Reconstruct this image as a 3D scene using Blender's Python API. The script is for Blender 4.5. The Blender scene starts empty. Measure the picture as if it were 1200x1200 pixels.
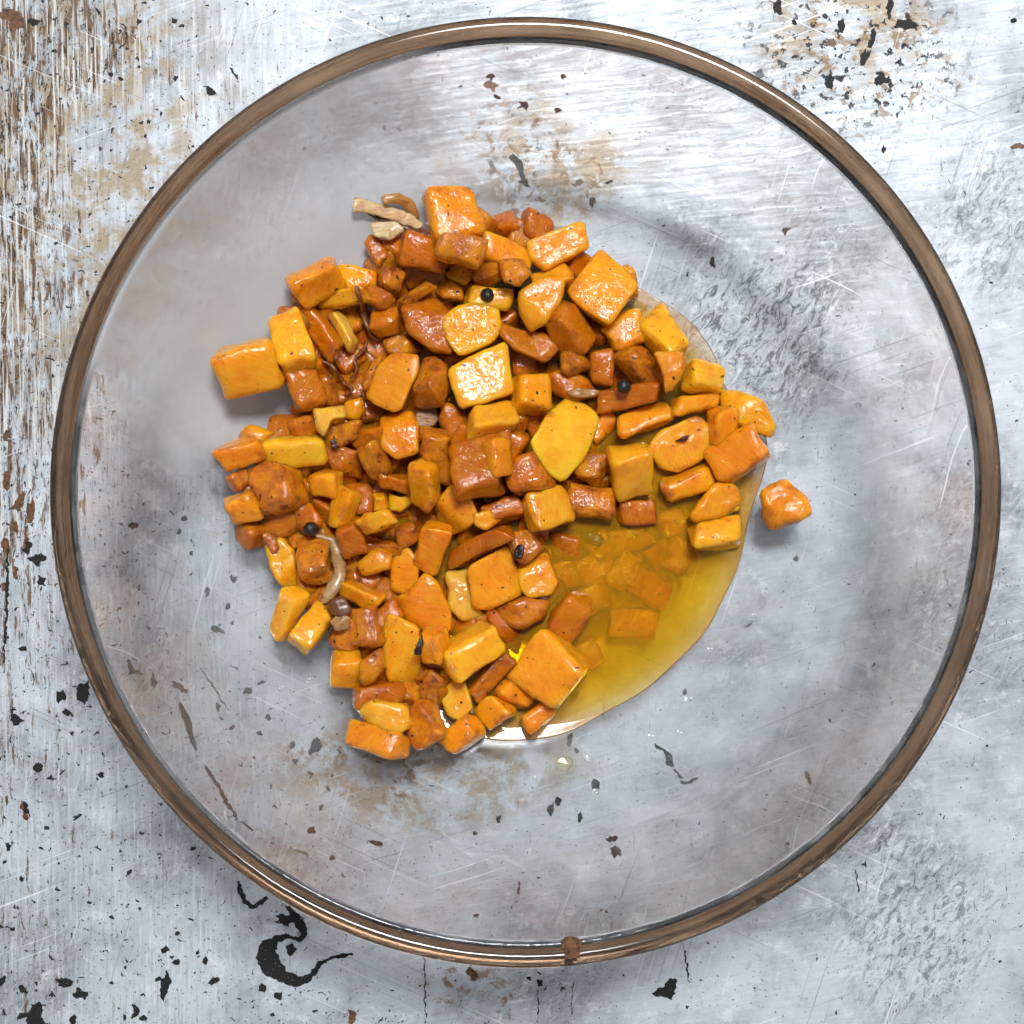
import bpy, bmesh, math, random
from mathutils import Vector, Matrix, noise as mnoise

# ------------------------------------------------------------------ camera, world, lamps, exposure
SC = bpy.context.scene
COL = SC.collection
D = 0.5                                  # lens height above the tray, metres
K0 = 0.337 / 1200.0                      # metres per photo pixel on the tray

cam_d = bpy.data.cameras.new('camera')
cam = bpy.data.objects.new('camera', cam_d)
COL.objects.link(cam)
cam.location = (0, 0, D)
cam_d.sensor_width = 36.0
cam_d.lens = 36.0 * D / 0.337
cam_d.clip_start = 0.01
cam_d.clip_end = 50.0
SC.camera = cam

world = bpy.data.worlds.new('World')
SC.world = world
world.use_nodes = True
bg = world.node_tree.nodes['Background']
bg.inputs['Color'].default_value = (0.93, 0.95, 1.0, 1)
bg.inputs['Strength'].default_value = 0.24


def area(name, loc, target, sx, sy, power, color):
    ld = bpy.data.lights.new(name, 'AREA')
    ld.shape = 'RECTANGLE'
    ld.size, ld.size_y = sx, sy
    ld.energy = power
    ld.color = color
    # edge fade added to soften its reflections: full in the middle, fading to the sides
    ld.use_nodes = True
    t = ld.node_tree
    em = t.nodes['Emission']
    ge = t.nodes.new('ShaderNodeNewGeometry')
    su = t.nodes.new('ShaderNodeVectorMath'); su.operation = 'DISTANCE'
    su.inputs[1].default_value = (0.5, 0.5, 0.0)
    sp = t.nodes.new('ShaderNodeSeparateXYZ'); cb = t.nodes.new('ShaderNodeCombineXYZ')
    t.links.new(ge.outputs['Parametric'], sp.inputs[0])
    t.links.new(sp.outputs[0], cb.inputs[0]); t.links.new(sp.outputs[1], cb.inputs[1])
    t.links.new(cb.outputs[0], su.inputs[0])
    mr = t.nodes.new('ShaderNodeMapRange'); mr.interpolation_type = 'SMOOTHSTEP'
    mr.inputs['From Min'].default_value = 0.5; mr.inputs['From Max'].default_value = 0.25
    mr.inputs['To Min'].default_value = 0.0; mr.inputs['To Max'].default_value = 2.0
    t.links.new(su.outputs['Value'], mr.inputs['Value'])
    t.links.new(mr.outputs[0], em.inputs['Strength'])
    o = bpy.data.objects.new(name, ld)
    COL.objects.link(o)
    o.location = loc
    o.rotation_euler = (Vector(target) - Vector(loc)).to_track_quat('-Z', 'Y').to_euler()
    return o


# one window above the top edge of the picture, a little to the right
area('window_light', (0.14, 0.58, 1.48), (0.0, 0.0, 0.0), 0.66, 0.40, 29.0, (0.95, 0.98, 1.0))

SC.view_settings.view_transform = 'Standard'
SC.view_settings.look = 'None'
SC.view_settings.exposure = 0.0
SC.view_settings.gamma = 1.0
SC.view_settings.use_curve_mapping = False
SC.render.engine = 'CYCLES'
cy = SC.cycles
cy.use_denoising = True
cy.max_bounces = 14
cy.transmission_bounces = 14
cy.transparent_max_bounces = 24
cy.diffuse_bounces = 2
cy.glossy_bounces = 4
cy.caustics_reflective = True
cy.caustics_refractive = True
cy.use_adaptive_sampling = True
cy.adaptive_threshold = 0.06
cy.adaptive_min_samples = 12
cy.blur_glossy = 0.3
cy.sample_clamp_indirect = 40.0

rnd = random.Random(7)


# ------------------------------------------------------------------ small helpers
def pw(px, py, z):
    """photo pixel -> world x, y at height z"""
    s = K0 * (D - z) / D
    return ((px - 600) * s, (600 - py) * s)


def link(name, me, mat=None, parent=None):
    o = bpy.data.objects.new(name, me)
    COL.objects.link(o)
    if mat is not None:
        me.materials.append(mat)
    if parent is not None:
        o.parent = parent
    return o


def tag(o, label=None, cat=None, group=None, kind=None):
    if label: o['label'] = label
    if cat: o['category'] = cat
    if group: o['group'] = group
    if kind: o['kind'] = kind
    return o


def mesh(name, vs, fs, smooth=True):
    me = bpy.data.meshes.new(name)
    me.from_pydata([tuple(v) for v in vs], [], fs)
    me.update()
    if smooth:
        me.polygons.foreach_set('use_smooth', [True] * len(me.polygons))
    return me


class Nodes:
    def __init__(self, name):
        self.mat = bpy.data.materials.new(name)
        self.mat.use_nodes = True
        self.t = self.mat.node_tree
        self.t.nodes.clear()
        self.out = self.t.nodes.new('ShaderNodeOutputMaterial')

    def put(self, sock, v):
        if v is None:
            return
        if hasattr(v, 'is_output'):
            self.t.links.new(v, sock)
        else:
            if isinstance(v, tuple) and len(v) == 3 and sock.type == 'RGBA':
                v = (*v, 1)
            sock.default_value = v

    def node(self, typ, **kw):
        n = self.t.nodes.new(typ)
        for k, v in kw.items():
            setattr(n, k, v)
        return n

    def m(self, op, a, b=None, c=None, clamp=False):
        n = self.node('ShaderNodeMath', operation=op, use_clamp=clamp)
        self.put(n.inputs[0], a); self.put(n.inputs[1], b); self.put(n.inputs[2], c)
        return n.outputs[0]

    def vm(self, op, a, b=None):
        n = self.node('ShaderNodeVectorMath', operation=op)
        self.put(n.inputs[0], a); self.put(n.inputs[1], b)
        return n.outputs['Value'] if op in ('LENGTH', 'DISTANCE', 'DOT_PRODUCT') else n.outputs[0]

    def rot(self, v, deg):
        n = self.node('ShaderNodeVectorRotate', rotation_type='Z_AXIS')
        self.put(n.inputs['Vector'], v)
        n.inputs['Angle'].default_value = math.radians(deg)
        return n.outputs[0]

    def noise(self, v, scale=1.0, detail=4.0, rough=0.55, dist=0.0, color=False):
        n = self.node('ShaderNodeTexNoise')
        self.put(n.inputs['Vector'], v)
        self.put(n.inputs['Scale'], scale)
        n.inputs['Detail'].default_value = detail
        n.inputs['Roughness'].default_value = rough
        n.inputs['Distortion'].default_value = dist
        return n.outputs['Color' if color else 'Fac']

    def vor(self, v, scale=1.0, feature='F1', rand=1.0):
        n = self.node('ShaderNodeTexVoronoi', feature=feature)
        self.put(n.inputs['Vector'], v)
        self.put(n.inputs['Scale'], scale)
        n.inputs['Randomness'].default_value = rand
        return n.outputs['Distance']

    def ss(self, x, lo, hi, a=0.0, b=1.0):
        n = self.node('ShaderNodeMapRange', interpolation_type='SMOOTHSTEP')
        self.put(n.inputs['Value'], x)
        n.inputs['From Min'].default_value = lo
        n.inputs['From Max'].default_value = hi
        n.inputs['To Min'].default_value = a
        n.inputs['To Max'].default_value = b
        return n.outputs[0]

    def mix(self, f, a, b, mode='MIX'):
        n = self.node('ShaderNodeMix', data_type='RGBA', blend_type=mode)
        self.put(n.inputs[0], f); self.put(n.inputs[6], a); self.put(n.inputs[7], b)
        return n.outputs[2]

    def bump(self, h, dist, strength=1.0, normal=None):
        n = self.node('ShaderNodeBump')
        n.inputs['Strength'].default_value = strength
        n.inputs['Distance'].default_value = dist
        self.put(n.inputs['Height'], h)
        if normal is not None: self.put(n.inputs['Normal'], normal)
        return n.outputs[0]

    def bsdf(self, **kw):
        n = self.node('ShaderNodeBsdfPrincipled')
        for k, v in kw.items():
            self.put(n.inputs[k.replace('_', ' ')], v)
        return n.outputs[0]

    def coord(self, which='Object'):
        return self.node('ShaderNodeTexCoord').outputs[which]

    def finish(self, surf, vol=None):
        self.put(self.out.inputs['Surface'], surf)
        if vol is not None:
            self.put(self.out.inputs['Volume'], vol)
        return self.mat


# ------------------------------------------------------------------ materials
def mat_tray():
    n = Nodes('worn_metal')
    P = n.vm('ADD', n.vm('MULTIPLY', n.coord(), (1 / K0, -1 / K0, 1 / K0)), (600, 600, 0))   # tray laid out in cells of 0.28 mm
    nw = n.noise(P, 0.014, 3, color=True)
    wob = n.vm('ADD', P, n.vm('MULTIPLY', n.vm('SUBTRACT', nw, (0.5, 0.5, 0.5)), (110, 110, 0)))

    def ell(cx, cy, rx, ry, lo=1.15, hi=0.45):
        q = n.vm('MULTIPLY', n.vm('SUBTRACT', wob, (cx, cy, 0)), (1 / rx, 1 / ry, 0))
        return n.ss(n.vm('LENGTH', q), lo, hi)

    def stretched(sx, sy, deg=0, detail=4, rough=0.6, dist=0.0, off=0):
        q = n.rot(P, deg) if deg else P
        q = n.vm('ADD', n.vm('MULTIPLY', q, (sx, sy, 1)), (off, off * 1.7, 0))
        return n.noise(q, 1.0, detail, rough, dist)

    xs = n.node('ShaderNodeSeparateXYZ'); n.put(xs.inputs[0], wob)
    X, Y = xs.outputs[0], xs.outputs[1]
    lefty = n.ss(X, 470, 230)
    # bare metal, cloudy
    cl = n.noise(P, 0.0048, 5, 0.68)
    c = n.mix(n.ss(cl, 0.36, 0.62), (0.35, 0.37, 0.395), (0.60, 0.64, 0.685))
    mot = n.noise(P, 0.03, 5, 0.78)
    c = n.mix(n.ss(mot, 0.52, 0.70, 0, 0.55), c, (0.31, 0.315, 0.325))
    c = n.mix(n.ss(mot, 0.46, 0.34, 0, 0.55), c, (0.80, 0.82, 0.84))
    # brushed grain: down on the left, across on the right
    gv = stretched(0.24, 0.013, 0, 3, 0.75)
    gh = stretched(0.016, 0.20, 8, 4, 0.78, 0.4, 3)
    g = n.node('ShaderNodeMix', data_type='FLOAT')
    n.put(g.inputs[0], lefty); n.put(g.inputs[2], gh); n.put(g.inputs[3], gv)
    grain = g.outputs[0]
    c = n.mix(n.m('MULTIPLY', n.ss(grain, 0.52, 0.74, 0, 0.7), n.ss(lefty, 0, 1, 0.42, 1.0)), c, (0.24, 0.24, 0.245))
    c = n.mix(n.m('MULTIPLY', n.ss(grain, 0.46, 0.28, 0, 0.7), n.ss(lefty, 0, 1, 0.6, 1.0)), c, (0.82, 0.85, 0.88))
    # grey scuffs with a crinkled grain
    crk = n.noise(n.vm('MULTIPLY', n.rot(P, -35), (0.10, 0.045, 1)), 1.0, 5, 0.8, 1.4)
    scuff = n.m('ADD', ell(885, 385, 130, 100), n.m('ADD', n.m('MULTIPLY', ell(1075, 1085, 105, 130), 0.7), n.m('MULTIPLY', ell(1160, 250, 70, 110), 0.6)))
    scuff = n.m('ADD', scuff, n.ss(cl, 0.5, 0.36, 0, 0.5))
    c = n.mix(n.m('MULTIPLY', scuff, n.ss(crk, 0.49, 0.60, 0, 0.95), clamp=True), c, (0.08, 0.08, 0.09))
    c = n.mix(n.m('MULTIPLY', scuff, n.ss(crk, 0.45, 0.35, 0, 0.8)), c, (0.88, 0.90, 0.92))
    # ochre film, plus an ochre patch lower left of the heap
    och = n.m('ADD', ell(70, 190, 230, 330), n.m('ADD', ell(985, 20, 120, 80), n.m('ADD', ell(640, 195, 130, 90), ell(480, 900, 240, 90))), clamp=True)
    och = n.m('MULTIPLY', och, n.ss(n.noise(P, 0.022, 4, 0.75, 0.3), 0.42, 0.60, 0, 0.82))
    c = n.mix(och, c, (0.36, 0.255, 0.135))
    # rust running down the left side
    rmask = n.m('ADD', n.ss(X, 185, 10), n.m('ADD', ell(20, 40, 150, 110), n.m('MULTIPLY', ell(215, 90, 120, 60), 0.5)), clamp=True)
    rmask = n.m('MULTIPLY', rmask, n.ss(Y, 1000, 450, 0.45, 1.0))
    inv = n.m('MULTIPLY', n.m('SUBTRACT', rmask, 1.0), 0.17)
    rs = n.m('ADD', stretched(0.11, 0.02, 0, 4, 0.75, 0.3, 11), inv)
    c = n.mix(n.ss(rs, 0.475, 0.56, 0, 0.92), c, (0.15, 0.075, 0.03))
    rs2 = n.m('ADD', stretched(0.22, 0.06, 0, 3, 0.75, 0.2, 31), n.m('MULTIPLY', inv, 1.1))
    c = n.mix(n.ss(rs2, 0.545, 0.60, 0, 0.95), c, (0.035, 0.02, 0.012))
    wv = stretched(0.30, 0.008, 1, 2, 0.6, 0.1, 51)
    c = n.mix(n.m('MULTIPLY', rmask, n.ss(wv, 0.54, 0.62, 0, 0.85)), c, (0.72, 0.72, 0.70))
    # burnt brown traces, plus a brown patch lower left of the heap
    brn = n.m('ADD', ell(600, 175, 85, 95), n.m('ADD', ell(670, 215, 70, 50), n.m('ADD', ell(1010, 60, 130, 110), n.m('ADD', ell(545, 1150, 60, 45), ell(430, 900, 140, 50)))), clamp=True)
    nb = n.noise(P, 0.05, 4, 0.72, 0.5)
    c = n.mix(n.m('MULTIPLY', brn, n.ss(nb, 0.53, 0.61, 0, 0.85)), c, (0.25, 0.145, 0.06))
    bt2 = n.m('MULTIPLY', n.m('ADD', ell(1000, 55, 150, 120), n.m('MULTIPLY', ell(610, 170, 70, 90), 0.5)), n.ss(n.noise(P, 0.085, 3, 0.65, 0.3), 0.565, 0.61))
    c = n.mix(bt2, c, (0.02, 0.018, 0.018))
    # loose black specks, denser on the left and the bottom
    dens = n.m('ADD', n.ss(X, 700, 60, 0, 0.05), n.ss(Y, 700, 1150, 0, 0.012))
    sp = n.m('ADD', n.noise(P, 0.11, 2, 0.6, 0.6), n.m('ADD', dens, n.m('MULTIPLY', n.m('SUBTRACT', cl, 0.5), -0.12)))
    c = n.mix(n.ss(sp, 0.705, 0.735), c, (0.018, 0.017, 0.018))
    sp2 = n.m('ADD', n.noise(n.vm('ADD', P, (900, 0, 0)), 0.26, 1, 0.6, 0.4), n.m('MULTIPLY', dens, 0.7))
    c = n.mix(n.ss(sp2, 0.71, 0.75, 0, 0.85), c, (0.07, 0.055, 0.045))
    # fine light and dark scratches in several directions
    bsc = n.noise(P, 0.006, 1, color=True)
    sx = n.node('ShaderNodeSeparateXYZ'); n.put(sx.inputs[0], bsc)
    for i, (deg, sy) in enumerate(((20, 0.30), (-24, 0.33), (72, 0.30))):
        b = n.ss(sx.outputs[i], 0.42, 0.6)
        s_ = stretched(0.0042, sy, deg, 1.0, 0.4, 0.0, 70 + 13 * i)
        c = n.mix(n.m('MULTIPLY', n.ss(s_, 0.69, 0.75, 0, 0.7), b), c, (0.90, 0.92, 0.94))
        c = n.mix(n.m('MULTIPLY', n.ss(s_, 0.31, 0.26, 0, 0.5), b), c, (0.20, 0.20, 0.21))
    h = n.m('ADD', n.m('MULTIPLY', grain, 0.6), n.m('MULTIPLY', crk, 0.5))
    ro = n.ss(grain, 0.3, 0.7, 0.42, 0.62)
    return n.finish(n.bsdf(Base_Color=c, Metallic=0.2, Roughness=ro, Specular_IOR_Level=0.35))


def mat_char():
    n = Nodes('charred_residue')
    v = n.noise(n.coord(), 900, 4)
    c = n.mix(v, (0.008, 0.008, 0.009), (0.03, 0.026, 0.024))
    worn = n.ss(n.noise(n.coord(), 1100, 4, 0.7, 0.5), 0.30, 0.37)
    return n.finish(n.bsdf(Base_Color=c, Roughness=0.6, Specular_IOR_Level=0.25, Normal=n.bump(v, 0.0002, 0.6), Alpha=worn))


def mat_rust():
    n = Nodes('brown_residue')
    v = n.noise(n.coord(), 700, 5)
    c = n.mix(n.ss(v, .35, .65), (0.05, 0.022, 0.01), (0.20, 0.08, 0.025))
    return n.finish(n.bsdf(Base_Color=c, Roughness=0.5, Normal=n.bump(v, 0.0002, 0.6)))


def mat_glass():
    n = Nodes('clear_glass')
    return n.finish(n.bsdf(Base_Color=(0.985, 0.99, 0.99), Roughness=0.0, IOR=1.41, Transmission_Weight=1.0))


def mat_glass_inner():
    """the inside of the bowl, with greasy smears and a pale reflection painted on as a veil"""
    n = Nodes('greasy_glass_reflection')
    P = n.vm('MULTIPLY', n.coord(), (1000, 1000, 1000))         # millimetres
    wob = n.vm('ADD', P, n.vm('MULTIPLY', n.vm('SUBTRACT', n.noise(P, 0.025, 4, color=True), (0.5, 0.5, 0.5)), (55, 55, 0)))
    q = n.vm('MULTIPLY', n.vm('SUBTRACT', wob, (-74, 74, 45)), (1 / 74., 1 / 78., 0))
    refl_veil = n.ss(n.vm('LENGTH', q), 1.08, 0.62, 0, 0.70)  # reflection at the upper left, painted as a pale diffuse veil
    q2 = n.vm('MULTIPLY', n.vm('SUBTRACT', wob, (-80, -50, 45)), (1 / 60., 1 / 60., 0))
    low_veil = n.ss(n.vm('LENGTH', q2), 1.2, 0.3, 0, 0.16)  # weaker pale veil at the lower left
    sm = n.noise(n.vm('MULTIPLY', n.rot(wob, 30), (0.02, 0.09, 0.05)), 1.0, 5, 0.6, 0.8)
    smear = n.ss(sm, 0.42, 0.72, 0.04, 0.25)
    f = n.m('MAXIMUM', n.m('MAXIMUM', refl_veil, low_veil), smear, clamp=True)
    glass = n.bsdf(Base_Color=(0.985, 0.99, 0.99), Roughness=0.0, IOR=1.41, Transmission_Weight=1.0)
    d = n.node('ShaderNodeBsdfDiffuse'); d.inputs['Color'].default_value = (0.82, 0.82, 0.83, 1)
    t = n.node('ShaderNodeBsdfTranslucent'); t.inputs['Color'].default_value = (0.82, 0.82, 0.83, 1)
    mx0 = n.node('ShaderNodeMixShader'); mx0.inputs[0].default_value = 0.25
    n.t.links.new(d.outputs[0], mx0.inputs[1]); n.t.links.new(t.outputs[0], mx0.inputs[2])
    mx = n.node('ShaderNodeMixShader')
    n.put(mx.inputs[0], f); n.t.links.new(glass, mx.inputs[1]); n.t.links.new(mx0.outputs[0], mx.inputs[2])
    return n.finish(mx.outputs[0])


def mat_rim():
    n = Nodes('rim_brown_refraction')
    v = n.noise(n.coord(), 60, 3)
    c = n.mix(n.ss(v, .35, .65), (0.33, 0.195, 0.115), (0.41, 0.255, 0.155))  # brown tint stands for the surroundings refracted in the rim
    return n.finish(n.bsdf(Base_Color=c, Roughness=0.06, IOR=1.47, Transmission_Weight=1.0))


def mat_oil():
    n = Nodes('yellow_oil')
    b = n.bump(n.noise(n.coord(), 90, 2), 0.0004, 0.15)
    s = n.bsdf(Base_Color=(1, 1, 1), Roughness=0.0, IOR=1.45, Transmission_Weight=1.0, Normal=b)
    ab = n.node('ShaderNodeVolumeAbsorption')
    ab.inputs['Color'].default_value = (0.999, 0.888, 0.0, 1)
    ab.inputs['Density'].default_value = 700.0
    # a little cloudiness from the pan juices
    d = n.node('ShaderNodeBsdfDiffuse'); d.inputs['Color'].default_value = (1.0, 0.48, 0.004, 1)
    mx = n.node('ShaderNodeMixShader')
    n.put(mx.inputs[0], n.ss(n.noise(n.coord(), 45, 3), 0.3, 0.7, 0.13, 0.26))
    n.t.links.new(s, mx.inputs[1]); n.t.links.new(d.outputs[0], mx.inputs[2])
    return n.finish(mx.outputs[0], ab.outputs[0])


def mat_droplet(col, dens):
    n = Nodes('oil_drop')
    s = n.bsdf(Base_Color=(1, 1, 1), Roughness=0.0, IOR=1.4, Transmission_Weight=1.0)
    ab = n.node('ShaderNodeVolumeAbsorption')
    ab.inputs['Color'].default_value = (*col, 1)
    ab.inputs['Density'].default_value = dens
    return n.finish(s, ab.outputs[0])


def mat_squash():
    n = Nodes('roasted_squash')
    info = n.node('ShaderNodeObjectInfo')
    col, brown, ran = info.outputs['Color'], info.outputs['Alpha'], info.outputs['Random']
    off = n.m('MULTIPLY', ran, 37.0)
    cx = n.node('ShaderNodeCombineXYZ')
    n.put(cx.inputs[0], off); n.put(cx.inputs[1], off); n.put(cx.inputs[2], off)
    P = n.vm('ADD', n.coord(), cx.outputs[0])
    big = n.noise(P, 170, 4, 0.6)
    fine = n.noise(P, 950, 5, 0.65)
    # fibres run one way through each piece
    fib_v = n.node('ShaderNodeVectorRotate', rotation_type='Z_AXIS')
    n.put(fib_v.inputs['Vector'], P); n.put(fib_v.inputs['Angle'], n.m('MULTIPLY', ran, 6.28))
    fib = n.noise(n.vm('MULTIPLY', fib_v.outputs[0], (1500, 160, 400)), 1.0, 3, 0.55)
    c = n.mix(n.ss(big, 0.38, 0.66, 0, 0.55), col, n.mix(1.0, col, (0.92, 0.60, 0.4), 'MULTIPLY'))
    c = n.mix(n.ss(fib, 0.5, 0.72, 0, 0.3), c, n.mix(0.6, c, (0.95, 0.62, 0.12)))
    c = n.mix(n.ss(fib, 0.47, 0.28, 0, 0.3), c, n.mix(1.0, c, (0.75, 0.5, 0.4), 'MULTIPLY'))
    # caramelised skin, strongest along cut edges
    at = n.node('ShaderNodeAttribute', attribute_name='edge')
    mid = n.noise(P, 430, 4, 0.7)
    bf = n.m('ADD', n.m('MULTIPLY', big, 0.65), n.m('MULTIPLY', mid, 0.45))
    bf = n.m('ADD', bf, n.m('MULTIPLY', n.m('SUBTRACT', brown, 0.5), 0.34))
    bf = n.m('ADD', bf, n.m('MULTIPLY', at.outputs['Fac'], 0.085))
    c = n.mix(n.ss(bf, 0.54, 0.70, 0, 0.8), c, n.mix(0.8, c, (0.36, 0.085, 0.010)))
    c = n.mix(n.ss(bf, 0.70, 0.82, 0, 0.85), c, (0.10, 0.022, 0.005))
    # small black pepper and char flecks
    fl = n.noise(P, 620, 1.0, 0.5)
    c = n.mix(n.ss(n.m('ADD', fl, n.m('MULTIPLY', brown, 0.05)), 0.74, 0.765), c, (0.025, 0.01, 0.006))
    wr = n.m('MULTIPLY', n.noise(P, 620, 3, 0.6, 1.2), n.m('ADD', n.m('MULTIPLY', brown, 1.5), 0.25))
    h = n.m('ADD', n.m('ADD', n.m('MULTIPLY', fine, 0.4), n.m('MULTIPLY', fib, 0.22)), wr)
    nor = n.bump(h, 0.0009, 0.5)
    wet = n.bump(n.m('ADD', n.noise(P, 300, 3, 0.6), n.m('MULTIPLY', wr, 0.45)), 0.0011, 0.6)
    ro = n.ss(mid, 0.35, 0.65, 0.25, 0.5)
    s = n.bsdf(Base_Color=c, Roughness=ro, Normal=nor, Specular_IOR_Level=0.08, IOR=1.42,
               Coat_Weight=1.0, Coat_Roughness=0.07, Coat_IOR=1.5, Coat_Normal=wet,
               Subsurface_Weight=0.8, Subsurface_Scale=0.0045, Subsurface_Radius=(1.0, 0.62, 0.08))
    return n.finish(s)


def mat_onion():
    n = Nodes('onion')
    info = n.node('ShaderNodeObjectInfo')
    col = info.outputs['Color']
    P = n.coord()
    st = n.noise(n.vm('MULTIPLY', P, (300, 1400, 600)), 1.0, 4, 0.6)
    c = n.mix(n.ss(st, 0.4, 0.7), col, n.mix(1.0, col, (0.72, 0.6, 0.5), 'MULTIPLY'))
    s = n.bsdf(Base_Color=c, Roughness=0.32, Normal=n.bump(st, 0.0006, 0.5), Coat_Weight=0.3, Coat_Roughness=0.15,
               Subsurface_Weight=0.4, Subsurface_Scale=0.003, Subsurface_Radius=(1.0, 0.6, 0.25))
    return n.finish(s)


def mat_pepper():
    n = Nodes('peppercorn_skin')
    v = n.noise(n.coord(), 1400, 4)
    c = n.mix(v, (0.006, 0.005, 0.005), (0.03, 0.022, 0.018))
    return n.finish(n.bsdf(Base_Color=c, Roughness=0.35, Normal=n.bump(v, 0.0003, 0.8)))


M_TRAY, M_CHAR, M_RUST = mat_tray(), mat_char(), mat_rust()
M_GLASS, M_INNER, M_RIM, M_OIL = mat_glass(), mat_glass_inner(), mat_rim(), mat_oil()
M_SQ, M_ON, M_PEP = mat_squash(), mat_onion(), mat_pepper()
M_DROP = mat_droplet((0.98, 0.84, 0.15), 260.0)
M_CLEAR = mat_droplet((0.97, 0.93, 0.8), 60.0)

# ------------------------------------------------------------------ the surface: an old metal baking tray
T = 0.55
vs = [(x, y, z) for z in (0, -0.003) for x, y in ((-T, -T), (T, -T), (T, T), (-T, T))]
fs = [(0, 1, 2, 3), (7, 6, 5, 4), (0, 4, 5, 1), (1, 5, 6, 2), (2, 6, 7, 3), (3, 7, 4, 0)]
tray = link('baking_tray', mesh('baking_tray', vs, fs, False), M_TRAY)
tag(tray, 'scratched grey metal baking tray with rust and black marks under the bowl', kind='structure')


def blob_mesh(name, pts, z0, z1, jag=0.0, seed=0, step=2.0):
    """flat crust with an uneven edge: outline in photo pixels, laid on the tray"""
    r = random.Random(seed)
    out = []
    for i in range(len(pts)):
        a, b = Vector(pts[i]), Vector(pts[(i + 1) % len(pts)])
        k = max(1, int((b - a).length / step))
        for j in range(k):
            p = a.lerp(b, j / k)
            q = mnoise.noise_vector(Vector((p.x * 0.21, p.y * 0.21, seed * 3.1)))
            q2 = mnoise.noise_vector(Vector((p.x * 0.6, p.y * 0.6, seed * 1.7)))
            out.append((p.x + jag * (q.x + 0.6 * q2.x), p.y + jag * (q.y + 0.6 * q2.y)))
    bm = bmesh.new()
    low = [bm.verts.new((*pw(x, y, 0), z0)) for x, y in out]
    cx = sum(p[0] for p in out) / len(out); cyy = sum(p[1] for p in out) / len(out)
    top = [bm.verts.new((*pw(cx + (x - cx) * 0.97, cyy + (y - cyy) * 0.97, 0), z1)) for x, y in out]
    try:
        bm.faces.new(list(reversed(top)))
        for i in range(len(out)):
            j = (i + 1) % len(out)
            bm.faces.new((low[i], top[i], top[j], low[j]))
    except ValueError:
        pass
    bmesh.ops.recalc_face_normals(bm, faces=bm.faces)
    bmesh.ops.triangulate(bm, faces=bm.faces)
    me = bpy.data.meshes.new(name)
    bm.to_mesh(me); bm.free()
    return me


def ellpts(cx, cy, rx, ry, deg=0, k=10, seed=0, rough=0.25):
    r = random.Random(seed * 7 + 1)
    a = math.radians(deg)
    o = []
    for i in range(k):
        t = 2 * math.pi * i / k
        s = 1 + rough * r.uniform(-1, 1)
        x, y = rx * s * math.cos(t), ry * s * math.sin(t)
        o.append((cx + x * math.cos(a) - y * math.sin(a), cy + x * math.sin(a) + y * math.cos(a)))
    return o


def strokepts(path):
    """(x, y, width) along a line -> closed outline"""
    l, r = [], []
    for i, (x, y, w) in enumerate(path):
        a = Vector(path[max(0, i - 1)][:2]); b = Vector(path[min(len(path) - 1, i + 1)][:2])
        d = (b - a).normalized(); nn = Vector((-d.y, d.x)) * w / 2
        l.append((x + nn.x, y + nn.y)); r.append((x - nn.x, y - nn.y))
    return l + r[::-1]


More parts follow.
